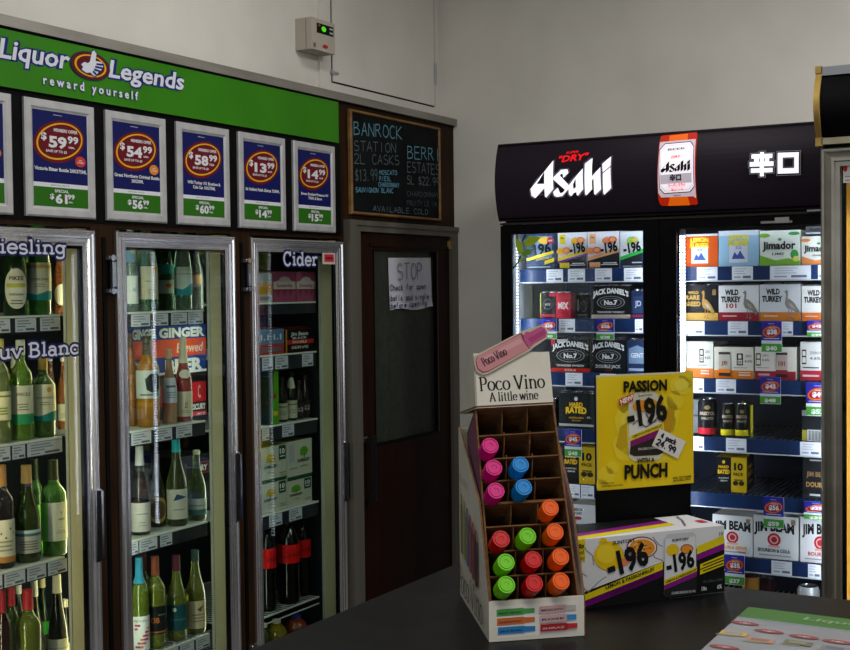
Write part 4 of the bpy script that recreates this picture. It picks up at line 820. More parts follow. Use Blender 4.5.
LOGO = [('w', [(255, 182), (260, 440), (192, 515), (180, 505), (180, 432), (95, 520), (62, 500), (55, 440), (120, 360), (190, 270)]), ('k', [(180, 285), (180, 393), (113, 394), (140, 355)]),
        ('w', [(258, 352), (262, 335), (300, 298), (395, 400), (395, 440), (375, 458)]), ('w', [(262, 340), (328, 268), (385, 263), (396, 295), (350, 340), (343, 300), (328, 306), (300, 345)]), ('w', [(256, 465), (300, 428), (318, 476), (345, 470), (385, 415), (395, 440), (335, 502), (285, 510), (262, 495)]),
        ('w', [(395, 440), (395, 410), (440, 355), (523, 255), (526, 440), (475, 498), (464, 490), (463, 445), (415, 503), (395, 485)]), ('k', [(437, 400), (460, 345), (462, 422), (440, 440)]),
        ('w', [(540, 215), (605, 160), (605, 328), (680, 245), (686, 440), (630, 492), (621, 480), (621, 345), (606, 362), (606, 440), (552, 495), (540, 485)]),
        ('w', [(697, 215), (770, 147), (770, 232), (702, 290)]), ('w', [(703, 302), (770, 244), (776, 430), (712, 490), (703, 475)])]
LG = lambda pts: [F.px(525 + x / 8.947, 140 + y / 8.947) for x, y in pts]
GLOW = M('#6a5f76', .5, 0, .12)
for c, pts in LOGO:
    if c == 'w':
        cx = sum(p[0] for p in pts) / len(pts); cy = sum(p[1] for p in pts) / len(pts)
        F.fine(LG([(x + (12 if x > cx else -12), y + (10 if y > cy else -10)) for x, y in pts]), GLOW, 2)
for c, pts in LOGO: F.fine(LG(pts), EW if c == 'w' else HBK, 3 if c == 'w' else 4)
F.k = 4
F.tpx('"DRY"', (558.5, 162.6), (588, 159), 6.4, ER, bold=.03, shear=.35); F.tpx('SUPER', (566, 154), (578.5, 152.5), 2.4, ER, bold=.02, shear=.3)
# can picture
P_ = lambda pts: [F.px(650 + x / 7.65, 125 + y / 7.65) for x, y in pts]
k0 = F.k + 1
F.fine(P_([(72, 85), (80, 78), (345, 50), (355, 75), (357, 560), (362, 600), (345, 608), (85, 618), (70, 600), (62, 560), (66, 150)]), M('#b02408', .4, 0, .45), k0)
F.fine(P_([(140, 78), (280, 62), (290, 560), (300, 612), (130, 618), (150, 560)]), M('#e0600c', .4, 0, .5), k0 + 1)
F.fine(P_([(72, 130), (345, 105), (352, 560), (330, 545), (85, 555), (66, 520)]), M('#c9b9c4', .4, 0, .45), k0 + 2)
oct_ = [(110, 140), (310, 122), (338, 160), (345, 475), (310, 515), (110, 528), (78, 492), (72, 190)]
F.fine(P_(oct_), M('#4a4258', .4), k0 + 3); sh = lambda s: [(205 + (x - 205) * s, 325 + (y - 325) * s) for x, y in oct_]
F.fine(P_(sh(.965)), M('#e9e2ea', .4, 0, .62), k0 + 4); F.fine(P_(sh(.90)), M('#b9aebb', .4, 0, .45), k0 + 5); F.fine(P_(sh(.88)), M('#ece6ee', .4, 0, .62), k0 + 6)
F.fine(P_([(85, 385), (325, 365), (326, 440), (86, 455)]), M('#b2a8b4', .4, 0, .5), k0 + 7)
for c, pts in LOGO:
    F.fine(P_([(92 + (x - 55) * .312, 368 - 8 * (x - 55) / 720 + (y - 520) * .255) for x, y in pts]), M('#0c0a0e', .4) if c == 'w' else M('#ece6ee', .4, 0, .62), k0 + (8 if c == 'w' else 9))
F.k = k0 + 9
CK = M('#121014', .4)
F.tpx('DRY', (672.5, 158.5), (681.5, 157.5), 2.6, ER, shear=.3); F.tpx('BEER', (668.5, 150.6), (686, 149), 2, CK, .01)
F.tpx('辛口', (671, 181), (682.5, 180), 5.0, CK, .05); F.tpx('スーパードライ', (669, 187.5), (686.5, 186.2), 3, ER, .04); F.tpx('生ビール', (672, 191), (684.5, 190.2), 2, ER, .03)
F.tpx('350ml', (674, 196.6), (681, 196), 1.6, CK, .01)
# big characters
K_ = lambda pts: [F.px(740 + x / 10.625, 140 + y / 10.625) for x, y in pts]
R_ = lambda x0, y0, x1, y1, s=-.035: K_([(x0, y0 + (x0 - 380) * s), (x1, y0 + (x1 - 380) * s), (x1, y1 + (x1 - 380) * s), (x0, y1 + (x0 - 380) * s)])
k0 = F.k + 1; OUTL = M('#8d8792', .4, 0, .2); 
BARS = [(225, 128, 268, 385), (135, 148, 358, 195), (165, 190, 215, 240), (278, 190, 325, 240), (118, 230, 372, 280), (130, 298, 362, 345)]
for j_, (x0, y0, x1, y1) in enumerate(BARS): F.fine(R_(x0 - 18, y0 - 14, x1 + 18, y1 + 14), OUTL, k0 + j_ * .1)
for j_, (x0, y0, x1, y1) in enumerate(BARS): F.fine(R_(x0 - 12, y0 - 8, x1 + 12, y1 + 8), HBK, k0 + 1 + j_ * .1)
for j_, (x0, y0, x1, y1) in enumerate(BARS): F.fine(R_(x0, y0, x1, y1), EW, k0 + 2 + j_ * .1)
F.fine(R_(398, 122, 658, 385), OUTL, k0); F.fine(R_(404, 128, 652, 379), HBK, k0 + 1); F.fine(R_(414, 142, 638, 364), EW, k0 + 2); F.fine(R_(468, 194, 590, 308), HBK, k0 + 3); F.fine(R_(478, 203, 582, 300), OUTL, k0 + 4); F.fine(R_(483, 208, 577, 295), HBK, k0 + 5)
b.build('light_box', fr)

TAGW = M('#dfe3ee', .5)
def fridge_shelf(i, z, z_r, tix, rh=.055):
    x0, x1 = (XA0 + .045, xm - .035) if i == 0 else (xm + .035, XA1 - .045)
    b = MB(); n = int((x1 - x0) / .022)
    b.tube((x0, YRA + .01, z - .004), (x1, YRA + .01, z - .004), .004, BLACKP); b.tube((x0, YBK - .06, z - .004), (x1, YBK - .06, z - .004), .004, BLACKP)
    for k in range(n + 1): b.tube((x0 + k * .022, YRA + .01, z - .002), (x0 + k * .022, YBK - .06, z - .002), .0024, M('#566074', .3, .3), 5)
    s = b.build('shelf', fr)
    b = MB(); b.box((x0, YRA, z - rh), (x1, YRA + .006, z), NAVYR); b.box((x0, YRA - .003, z - rh), (x1, YRA, z - rh + .004), LINERW); b.box((x0 - .012, YRA + .006, z - rh), (x0 + .012, YRA + .03, z - .004), LINERW); b.build('price_rail', s)
    F = Face(None, (x0, YRA, z - rh), (x1 - x0, 0, 0), (0, 0, rh))
    for pa, pb in tix:
        mb = MB(); G = Face(mb, F.O, F.U, F.Vv); G.k = 2; a0, a1 = F.px(pa, z_r)[0], F.px(pb, z_r)[0]
        a1 = min(a1, .985); G.rect(a0, .08, a1, .98, TAGW, 3); w = a1 - a0
        for q, l in ((.82, .75), (.66, .6), (.5, .7)): G.rect(a0 + w * .12, q - .03, a0 + w * (.12 + .76 * l), q + .03, M('#b4b8c8', .6), 4)
        G.rect(a0 + w * .1, .22, a0 + w * .42, .32, M('#9a9fb2', .6), 4); G.rect(a0 + w * .52, .2, a0 + w * .9, .36, M('#6a6f84', .6), 4)
        mb.build('price_ticket', s)
    return z
zr = lambda x, y: ony(x, y, YRA).z
Z0 = [fridge_shelf(0, zr(590, 268.4), 274, [(546.5, 563), (568, 585), (595, 612), (624, 642.8)]),
      fridge_shelf(0, zr(600, 318.8), 325, [(559, 575), (635, 643)]),
      fridge_shelf(0, zr(590, 373), 380, [(565.5, 582.5), (600, 616)]),
      fridge_shelf(0, zr(590, 429.5), 436, [(602, 618)]),
      fridge_shelf(0, zr(580, 484.5), 490, [(569, 580), (581, 594)]),
      fridge_shelf(0, zr(580, 527), 533, [])]
Z1 = [fridge_shelf(1, zr(750, 266), 272, [(697, 717.5), (732, 753), (770, 811), (818, 821)]),
      fridge_shelf(1, zr(750, 321.2), 328, [(685.5, 704.5), (728, 748), (782, 793)]),
      fridge_shelf(1, zr(750, 379.6), 386, [(692.5, 704), (716, 736)]),
      fridge_shelf(1, zr(750, 438.8), 446, [(692.5, 704), (726, 746.5), (800, 821)]),
      fridge_shelf(1, zr(750, 495.5), 502, []),
      fridge_shelf(1, zr(772, 560), 568, [(771.5, 792), (808, 821)]),
      fridge_shelf(1, zr(772, 620), 626, [])]
# LED strips on the jambs
def led(x, z0, z1, d, e):
    b = MB(); b.box((x - .0045, YA + .0155, z0 - .02), (x + .0045, YA + .021, z1 + .02), M('#8d939c', .4)); n = 100; st = (z1 - z0) / n
    for k in range(n): b.box((x - .0036, YA + .0132, z0 + k * st), (x + .0036, YA + .0152, z0 + k * st + st * .55), LED if x > gl[0][1] + .1 else LEDW)
    b.build('led_strip', fr)
    l = bpy.data.lights.new('led_lamp', 'AREA'); l.shape = 'RECTANGLE'; l.size = .01; l.size_y = z1 - z0; l.energy = e; l.color = (.9, .95, 1)
    o = bpy.data.objects.new('led_lamp', l); COL.objects.link(o); o.location = (x, YA + .0235, (z0 + z1) / 2)
    o.rotation_euler = (V((d * .75, .66, 0))).to_track_quat('-Z', 'Y').to_euler()
zt_ = zg1 - .02
led(gl[0][0] + .018, .45, zt_, 1, 3.); led(gl[0][1] + .02, .45, zt_, -1, 2.4); led(gl[1][0] + .013, .45, zt_, 1, 1.2); led(gl[1][0] + .024, .45, zt_, 1, 1.2); led(gl[1][1] - .012, .45, zt_, -1, 1.); led(gl[1][1] + .008, .45, zt_, -1, 1.)
b = MB(); b.box((XA0 + .06, YA + .06, zg1 + .012), (XA1 - .06, YA + .085, zg1 + .02), M('#eaf0ff', .4, 0, 5)); b.build('top_fill_strip', fr)  # added glowing strip above the glass to brighten the packs
b = MB()
b.box((XA0 + .031, YA + .05, .2), (XA0 + .036, YPA + .12, zg1 + .03), LINERW); b.build('side_liner', fr)
for i, (x0, x1) in enumerate(gl):
    F = Face(None, (x0 - .048 if i == 0 else xm + .004, YA + .044, .12), ((xm - .004 - x0 + .048) if i == 0 else (XA1 - .002 - xm - .004), 0, 0), (0, 0, zA - .008 - .12))
    X0 = XA0 + .002 if i == 0 else xm + .002; X1 = xm - .002 if i == 0 else XA1 - .002
    b = MB(); zt = zA - .008
    b.box((X0, YA, .12), (x0, YA + .012, zt), GASK); b.box((x1, YA, .12), (X1, YA + .012, zt), GASK); b.box((x0, YA, zg1), (x1, YA + .012, zt), GASK); b.box((x0, YA, .12), (x1, YA + .012, zg0), GASK)
    dr = b.build('door', fr)
    b = MB(); b.box((x0 + .001, YA + .006, zg0 + .001), (x1 - .001, YA + .011, zg1 - .001), GLASSA); b.build('glass_pane', dr)
    b = MB(); zk = zA - .03; xk = X0 + .02 if i else X1 - .05
    if i: xk = ony(761, 219, YA).x; b.box((xk, YA - .004, zk - .004), (xk + .11, YA, zk + .004), M('#9a9c9e', .4)); b.box((xk + .05, YA - .006, zk - .004), (xk + .1, YA, zk + .016), M('#a9abac', .4)); b.build('lock_plate', dr)
    b = MB(); xh = X1 - .03 if i == 0 else X0 + .012; b.box((xh, YA - .006, .9), (xh + .018, YA, 1.5), BLACKP); b.build('handle', dr)
    if i == 0:   # printed leaves stuck to the glass
        b = MB(); F = Face(b, (x0, YA + .0058, zg0), (x1 - x0, 0, 0), (0, 0, zg1 - zg0), eps=.0005); L_ = lambda pts: [(505 + x / 10, 225 + y / 10) for x, y in pts]
        LF1, LF2, LF3 = M('#8ea52a', .5), M('#5f8f2a', .5), M('#23507a', .5)
        for pts, c in (([(105, 125), (140, 150), (180, 215), (178, 270), (160, 300), (125, 265), (108, 200)], LF1), ([(190, 195), (205, 140), (250, 110), (345, 118), (355, 135), (310, 175), (260, 215), (225, 225)], LF1), ([(165, 160), (195, 100), (212, 98), (205, 130), (180, 165)], LF3),
                       ([(165, 290), (200, 248), (250, 240), (285, 265), (240, 300), (190, 310)], LF2), ([(85, 445), (80, 420), (120, 380), (150, 310), (165, 300), (160, 335), (130, 390), (100, 430)], LF3), ([(140, 355), (165, 325), (195, 318), (185, 345), (150, 372)], LF1)): F.ppx(L_(pts), c)
        b.build('leaf_sticker', dr)

# ------------------------------------------------------------------ packs in the far fridge
def carton_y(name, pa, pb, ytop, z0, depth, bg, spec, label, group, dy=0., top=None, side=None, rot=0., sidespec=None, cat='carton'):
    Y = YPA + dy; pm = (pa + pb) / 2; x0, x1 = ony(pa, 400, Y).x, ony(pb, 400, Y).x; z1 = ony(pm, ytop, Y).z
    O = V((x0, Y, z0 + .001)); c, s = math.cos(rot), math.sin(rot); U = V((c, s, 0)) * (x1 - x0); B = V((-s, c, 0)) * depth; Z = V((0, 0, z1 - z0 - .001))
    b = MB(); b.obox(O, U, B, Z, M(bg, .5), {'z+': M(top or bg, .5), 'x+': M(side or bg, .5)})
    F = Face(b, O, U, Z, eps=.0002); F.ops(spec)
    if sidespec: G = Face(b, O + U, B, Z, eps=.0002); G.ops(sidespec)
    return tag(b.build(name, base=O), label, cat, group)
def fruit(cx, cy, c1, c2): return [('e', cx - .1, cy, .14, .09, c1), ('e', cx + .1, cy + .02, .14, .09, c2), ('e', cx + .1, cy + .02, .09, .055, '#e8a868')]
def minus196(stripe, s2, f1, f2, tabc, tabx=True, base='#15181c', word=''):
    return [('p', [(0, 0), (1, 0), (1, .42), (0, .2)], base), ('p', [(0, .2), (1, .42), (1, .52), (0, .3)], stripe)] + ([('p', [(0, .13), (1, .35), (1, .42), (0, .2)], s2)] if s2 else []) + \
        ([('r', .06, .66, .26, .93, tabc), ('t', '10x', .16, .84, .12, .06, '#2a2a2a', .03), ('r', .06, .02, .4, .16, tabc)] if tabx else []) + \
        [('r', .42, .08, .95, .88, '#d9dbe2') if tabx else ('r', .1, .02, .9, .06, '#8a9099'), ('p', [(.42, .1), (.95, .1), (.95, .41), (.42, .295)] if tabx else [(.1, .05), (.9, .05), (.9, .4), (.1, .22)], '#22272c')] + \
        [('p', [(.0, .2), (1, .42), (1, .52), (0, .3)], stripe)] + ([('p', [(0, .15), (1, .37), (1, .42), (0, .2)], s2)] if s2 else []) + \
        fruit(.7 if tabx else .52, .74, f1, f2) + (fruit(.2, .47, f1, f2) if tabx else []) + [('t', '-196', .68 if tabx else .5, .56, .54 if tabx else .74, .27, '#101216', .045, .0, .14), ('t', 'SUNTORY', .68 if tabx else .5, .84, .2, .03, '#6a6e78', .01), ('r', .5, .12, .92, .15, '#c9ccd4')]
D0 = 'carbonated drink cartons on the top shelf of the black fridge'
carton_y('can_carton', 526.5, 558, 232.4, Z0[0], .25, '#20304c', [('r', .05, .05, .92, .95, '#2a3c5a'), ('r', .3, .3, .85, .9, '#5f7896'), ('e', .62, .78, .2, .1, '#d9b23a'), ('e', .8, .77, .11, .09, '#b8283c'), ('t', 'NEW', .8, .77, .14, .05, WT, .03), ('t', '196', .55, .56, .54, .28, '#0c1018', .045, 0, .12), ('p', [(.05, .22), (.9, .42), (.9, .5), (.05, .3)], '#d9c41c'), ('t', 'LEMON', .55, .28, .4, .05, '#d9c41c', .02, 0, .12), ('p', [(.62, .12), (.92, .2), (.92, .3), (.62, .22)], '#d9c41c'), ('r', .08, .04, .8, .07, '#8fa0b4')], 'dark blue lemon drink carton with red NEW spot at the start of the top shelf', D0)
carton_y('can_carton', 559.2, 588, 231.6, Z0[0], .25, '#d6d8e0', minus196('#dcc51c', '#7a2a9a', '#e8b42c', '#e87a3c', '#dcc820'), 'white drink carton with yellow and purple stripes on the top shelf', D0)
carton_y('can_carton', 588.8, 620.3, 231, Z0[0], .25, '#d9dae0', minus196('#e0a070', None, '#e88a5c', '#e8604c', '#e8a878'), 'white drink carton with peach stripe on the top shelf', D0)
carton_y('can_carton', 621.3, 645, 231.2, Z0[0], .25, '#d2d6dc', minus196('#2fae4c', None, '#8fc43a', '#a8d04c', '#8fc43a', False, '#1c3454'), 'white drink carton with green stripe and lime picture', D0)
def jd(word, band, bandcol, big=True):
    return [('e', .5, .5, .36, .2, '#8d9096'), ('e', .5, .5, .34, .185, '#15171a'), ('e', .5, .5, .28, .14, '#7d8086'), ('e', .5, .5, .26, .125, '#1a1c20'), ('t', 'No.7', .5, .5, .34, .14, '#d8dade', .045), ('p', [(.12, .62), (.5, .74), (.88, .62), (.88, .68), (.5, .8), (.12, .68)], '#15171a'),
            ('t', "JACK DANIEL'S", .5, .75, .92, .16, '#e4e5e8', .045, 0, 0, None, .12), ('t', 'TENNESSEE WHISKEY' if word != 'DOUBLE JACK' else 'DOUBLE JACK', .5, .2, .72, .06 if word != 'DOUBLE JACK' else .1, '#c9cbd0', .025)] + \
           ([('r', 0, 0, 1, .12, bandcol), ('t', word, .5, .06, .3, .06, '#e8d0cc', .03)] if band else [])
D1 = 'dark can packs on the second shelf of the black fridge'
pack('can_pack', 541, 556.4, 291, Z0[1], '#16191a', [('r', 0, 0, .05, 1, '#b8c43a'), ('e', .5, .55, .3, .22, '#4a4d50'), ('e', .5, .55, .26, .18, '#1c1f20'), ('t', 'JACK', .5, .55, .4, .1, '#9a9ca0', .02), ('r', 0, .04, 1, .16, '#9a2638'), ('r', .6, .86, 1, .98, '#b8283c')], 'short dark can pack with a yellow edge on the second shelf', D1, 2, Yp=YPA + .02)
pack('can_pack', 556.8, 571.2, 291, Z0[1], '#a81c34', [('p', [(.1, 1), (.4, .7), (.3, .3), (.6, 0), (0, 0), (0, 1)], '#c42c44'), ('t', 'MIX', .5, .5, .72, .26, '#d9c9cc', .04)], 'red MIX can pack on the second shelf', D1, 2, Yp=YPA + .02)
pack('can_pack', 577, 589, 293, Z0[1], '#22261f', [('r', .1, .3, .2, .8, '#8a8d86'), ('e', .6, .5, .25, .25, '#5a5f52'), ('e', .6, .5, .2, .2, '#2a2e26'), ('r', .1, .1, .9, .16, '#6a6d62')], 'greenish black can pack in shadow beside the red one', D1, 2, Yp=YPA + .06)
pack('can_pack', 592.3, 631, 284.5, Z0[1], '#15181b', jd('', True, '#b9a8a0') , 'large black whiskey can pack with pale base band on the second shelf', D1, 3, Yp=YPA)
pack('can_pack', 632, 648, 289, Z0[1], '#1d2b4a', [('r', .1, .2, .7, .8, '#2a3a5c'), ('t', 'JD', .42, .55, .4, .2, '#b9c0cc', .02), ('r', 0, .04, .8, .14, '#7a2a4c')], 'navy can pack at the door edge of the second shelf', D1, 2, Yp=YPA)
D2 = 'dark can packs on the third shelf of the black fridge'
pack('can_pack', 551.5, 590.5, 337.5, Z0[2], '#141a18', [('r', 0, .78, .1, 1, '#b8283c'), ('p', [(.16, 1), (.45, 1), (.38, .9), (.16, .88)], '#c0c2c4')] + jd('COLA', True, '#b82420'), 'black whiskey can pack with red base band on the third shelf', D2, 3, Yp=YPA)
pack('can_pack', 591.5, 626, 338, Z0[2], '#15191c', jd('DOUBLE JACK', False, None) + [('t', 'COLA', .5, .07, .2, .04, '#9a2a2c', .03)], 'black whiskey can pack without a band, beside the red-banded one', D2, 3, Yp=YPA)
pack('can_pack', 627, 648, 338.5, Z0[2], '#1f2f4e', [('p', [(.1, .3), (.9, .3), (.9, .75), (.5, .85), (.1, .75)], '#6a7f9c'), ('t', 'GENT', .5, .55, .6, .14, '#c9d2de', .02), ('r', .1, .08, .9, .16, '#8a9ab4')], 'blue-grey can pack with pale label at the door edge of the third shelf', D2, 2, Yp=YPA)
HR = lambda: [('e', .5, .84, .05, .06, '#c9cbc8'), ('t', 'HARD', .5, .68, .38, .12, '#e0b41c', .045), ('t', 'RATED', .5, .5, .6, .18, '#e8bc1c', .05, 0, 0, None, .03), ('t', 'ALCOHOLIC LEMON', .5, .3, .42, .05, '#c9982c', .03), ('t', 'SQUASH', .5, .22, .26, .045, '#a88a3a', .02), ('r', 0, .05, 1, .12, '#a9abac'), ('t', '6%', .86, .32, .1, .06, '#c9cbcc', .02)]
pack('can_pack', 541.5, 555.5, 398, Z0[3], '#2c2024', [('r', 0, .3, 1, .45, '#8a3a2c'), ('r', 0, .05, 1, .12, '#7a7c80')], 'dark maroon can pack on the fourth shelf half hidden by the wine display', None, 2, Yp=YPA + .02)
pack('can_pack', 558.8, 593.5, 391.5, Z0[3], '#1c2022', HR(), 'black lemon drink can pack with yellow lettering on the fourth shelf', None, 3, Yp=YPA)
TEN = lambda: [('r', 0, 0, .5, 1, '#16181a'), ('t', 'HARD', .25, .72, .34, .08, '#e0b41c', .04), ('t', 'RATED', .25, .58, .4, .12, '#e8bc1c', .045), ('e', .25, .86, .05, .05, '#e0b41c'), ('t', 'ALCOHOLIC', .25, .4, .34, .045, '#c9cbcc', .02), ('t', 'LEMON', .25, .32, .24, .045, '#c9cbcc', .02), ('t', '10', .75, .74, .3, .2, '#12120f', .045), ('t', 'PACK', .75, .52, .34, .09, '#12120f', .03), ('e', .65, .26, .09, .07, '#2a2a1c'), ('e', .85, .26, .09, .07, '#2a2a1c'), ('r', .6, .34, .9, .37, '#2a2a1c')]
carton_y('can_carton', 562.5, 594.8, 446.5, Z0[4], .24, '#d2b01c', TEN(), 'yellow and black ten-pack carton in the fridge beside the yellow poster', None, top='#c9a81c')
carton_y('can_carton', 568, 596.5, 504.5, Z0[5], .2, '#c9ccd0', [('r', .0, .0, 1, .08, '#7a6a5c'), ('r', .1, .28, .5, .9, '#d4d6da'), ('t', 'AMERICAN', .32, .76, .32, .13, '#2a2c34', .03), ('t', 'HONEY', .32, .58, .3, .13, '#2a2c34', .03), ('e', .32, .36, .14, .08, '#a8283a')], 'white carton with dark lettering low in the fridge beside the yellow poster', None)
E0 = 'ready-mixed drink cartons on the top shelf of the fridge\'s second door'
SURF = lambda: [('r', .27, .1, .73, .62, '#d3dae6'), ('p', [(.33, .2), (.4, .4), (.47, .3), (.54, .44), (.61, .3), (.67, .2)], '#3c55a0'), ('t', 'LEMON', .5, .80, .5, .13, '#f0e23c', .05, 0, 0, None, .03), ('t', 'SURFER', .5, .65, .54, .13, '#eadb34', .05), ('t', 'ZZ', .5, .52, .16, .06, '#5a6ab0', .02)]
carton_y('can_carton', 682.6, 718.5, 234, Z1[0], .22, '#d95a1c', SURF() + [('r', 0, .85, 1, 1, '#d0d4da'), ('t', '330', .86, .1, .1, .05, '#e8d0c0')][:0] + [('p', [(0, .86), (.1, .93), (1, .93), (1, 1), (0, 1)], '#d0d4da')], 'orange lemonade carton at the start of the top shelf', E0, top='#d4d6da')
carton_y('can_carton', 719.3, 759.3, 230.5, Z1[0], .22, '#9cc4e0', [('r', 0, .86, 1, 1, '#ced6e0')] + SURF(), 'pale blue lemonade carton on the top shelf', E0, top='#d4d6da')
JIM = lambda f1, f2, w: [('p', [(0, 0), (1, 0), (1, .12), (.7, .2), (.4, .14), (.2, .22), (0, .3)], f1), ('e', .12, .86, .14, .06, f1), ('e', .85, .9, .14, .05, f2), ('e', .86, .3, .1, .14, f2), ('e', .9, .18, .08, .08, '#d9d26a'), ('e', .5, .74, .05, .04, '#5a8a4c'), ('t', 'Jimador', .48, .58, .82, .22, '#171b1e', .035), ('r', .1, .44, .84, .45, '#9aa49a'), ('t', w, .46, .33, .3, .07, '#3a4038', .02)]
carton_y('can_carton', 760.3, 800.6, 230.3, Z1[0], .22, '#dfe6dc', JIM('#7fb43a', '#3f9a4c', 'LIME'), 'white tequila carton with lime green border on the top shelf', E0)
carton_y('can_carton', 802, 836, 236, Z1[0], .22, '#e2e2dc', JIM('#e08a4c', '#d9542c', 'ORANGE'), 'white tequila carton with orange fruit at the end of the top shelf', E0, top='#a9aeb4')
carton_y('price_card', 806, 836, 226, ony(820, 234, YPA - .005).z, .004, '#4a4d52', [('t', 'Asahi', .3, .6, .4, .35, '#16181c', .03), ('r', 0, .0, 1, .2, '#b9bdc4')], 'grey shelf card above the orange tequila carton', None, dy=-.006, cat='card')
BIRD = lambda cx, c, s=1.0: [('p', [(cx - .13, .80), (cx - .07, .86), (cx - .04, .80), (cx - .05, .62), (cx + .03, .58), (cx + .12, .48), (cx + .24, .26), (cx + .2, .16), (cx + .1, .28), (cx + .02, .32), (cx - .08, .36), (cx - .12, .48), (cx - .10, .62), (cx - .09, .74)], c), ('r', cx - .03, .1, cx - .012, .34, c), ('r', cx + .04, .08, cx + .058, .32, c), ('r', cx - .06, .08, cx + .0, .11, c), ('r', cx + .02, .06, cx + .09, .09, c), ('p', [(cx - .04, .5), (cx + .06, .46), (cx + .16, .3), (cx + .04, .36)], '#a8a29a')]
WTk = lambda bg2, ink, word: [('r', 0, 0, 1, .24, bg2), ('t', 'WILD', .33, .81, .34, .15, '#16181c', .05), ('t', 'TURKEY', .31, .61, .5, .16, '#16181c', .05), ('t', word, .32, .43, .26, .13, '#a82430' if word == '101' else '#b9bcc0', .03), ('r', .1, .12, .45, .15, '#d9c9c0')] + BIRD(.74, '#87827b')
E1 = 'bourbon can packs on the second shelf of the fridge\'s second door'
pack('can_pack', 683.5, 718.6, 283.5, Z1[1], '#17191f', [('r', 0, 0, 1, .22, '#c9a050'), ('t', 'RARE', .28, .66, .4, .13, '#c9a050', .03), ('t', 'BREED', .28, .48, .44, .13, '#c9a050', .03), ('r', .84, .72, .94, .88, '#8a7040'), ('t', 'WILD', .3, .8, .3, .08, '#c9a050', .03)] + [(o[0],) + tuple('#a88040' if isinstance(x, str) and x == '#87827b' else x for x in o[1:]) for o in BIRD(.66, '#87827b')], 'black and gold bourbon can pack with a gold turkey', E1, 2, Yp=YPA)
pack('can_pack', 719.2, 759, 283.5, Z1[1], '#d9dadd', WTk('#9a2030', '#23262c', '101'), 'white bourbon can pack with crimson base band and 101', E1, 2, Yp=YPA)
pack('can_pack', 760, 800.8, 282.5, Z1[1], '#c9ccd2', WTk('#cf7a2c', '#23262c', ''), 'silver-white bourbon can pack with dull orange base band', E1, 2, Yp=YPA)
pack('can_pack', 802, 838, 284, Z1[1], '#dcdcda', WTk('#e0742c', '#23262c', ''), 'white bourbon can pack with bright orange base band at the shelf end', E1, 2, Yp=YPA)
E2 = 'white drink cartons on the third shelf of the fridge\'s second door'
def z10(c, can, nm=''):
    o = [('r', 0, 0, 1, .26, c)]
    X = .68 if can else .6
    o += [('r', X - .1, .42, X + .06, .8, '#1c1e22'), ('r', X - .075, .46, X + .035, .6, '#d9d6cc'), ('t', '10', X - .02, .53, .08, .09, '#1c1e22', .03), ('r', X - .06, .64, X + .02, .76, '#d9d6cc'), ('t', 'ZERO', X + .2, .72, .16, .07, '#6a6c70', .02), ('t', '4.6%', X + .2, .56, .2, .08, '#5a5c60', .02), ('t', 'MIXED PACK', X, .35, .34, .035, '#4a4c50', .02), ('r', X - .05, .1, X + .25, .14, '#e8d9cc'), ('r', X - .05, .18, X + .25, .21, '#e8d9cc')]
    if can: o += [('r', .12, .1, .42, .84, '#b9b5aa'), ('r', .12, .12, .42, .3, c), ('r', .12, .08, .42, .18, '#2a2622'), ('r', .12, .76, .42, .84, '#3a3632'), ('t', 'JB', .27, .5, .16, .12, '#8a3a2c', .02)]
    return o
carton_y('can_carton', 686, 713.4, 341.5, Z1[2], .2, '#d3d2cc', z10('#d9762c', False), 'narrow white carton with orange base at the start of the third shelf', E2)
carton_y('can_carton', 714.4, 753.4, 347, Z1[2], .22, '#dad6ca', z10('#e07a1c', True), 'wide cream carton with orange base and a can picture', E2, top='#2a2c30')
carton_y('can_carton', 755.3, 796, 347, Z1[2], .22, '#d9d4ca', [('t', 'X', .06, .66, .06, .1, '#1c1e22', .03)] + z10('#9a2434', False)[:1] + [('r', .02, .42, .14, .8, '#1c1e22'), ('r', .035, .46, .125, .6, '#d9d6cc'), ('r', .04, .64, .12, .76, '#d9d6cc'), ('t', '4.6%', .26, .6, .18, .08, '#5a5c60', .02), ('t', 'ZERO', .26, .74, .16, .06, '#6a6c70', .02), ('t', 'MIXED PACK', .2, .36, .3, .035, '#4a4c50', .02), ('r', .08, .12, .36, .18, '#d9a8a8'), ('r', .52, .1, .8, .84, '#b9aca4'), ('r', .52, .12, .8, .3, '#9a2434'), ('r', .52, .08, .8, .17, '#2a2022'), ('r', .52, .76, .8, .84, '#3a3230'), ('t', '101', .66, .5, .16, .14, '#b03a3a', .03)], 'wide cream carton with crimson base and a red can picture', E2, top='#2a2c30')
carton_y('can_carton', 800.5, 838, 342, Z1[2], .22, '#d5d5d4', z10('#a82838', False)[:1] + [('r', .04, .42, .16, .8, '#1c1e22'), ('r', .055, .46, .145, .6, '#d9d6cc'), ('r', .06, .64, .14, .76, '#d9d6cc'), ('t', 'ZERO', .4, .72, .3, .07, '#6a6c70', .02), ('t', '4.6%', .4, .58, .3, .07, '#5a5c60', .02), ('r', .06, .1, .5, .15, '#d9c0c0'), ('r', .06, .32, .5, .35, '#4a4c50')], 'white carton with crimson base at the end of the third shelf', E2)
E3 = 'single cans and small packs on the fourth shelf of the fridge\'s second door'
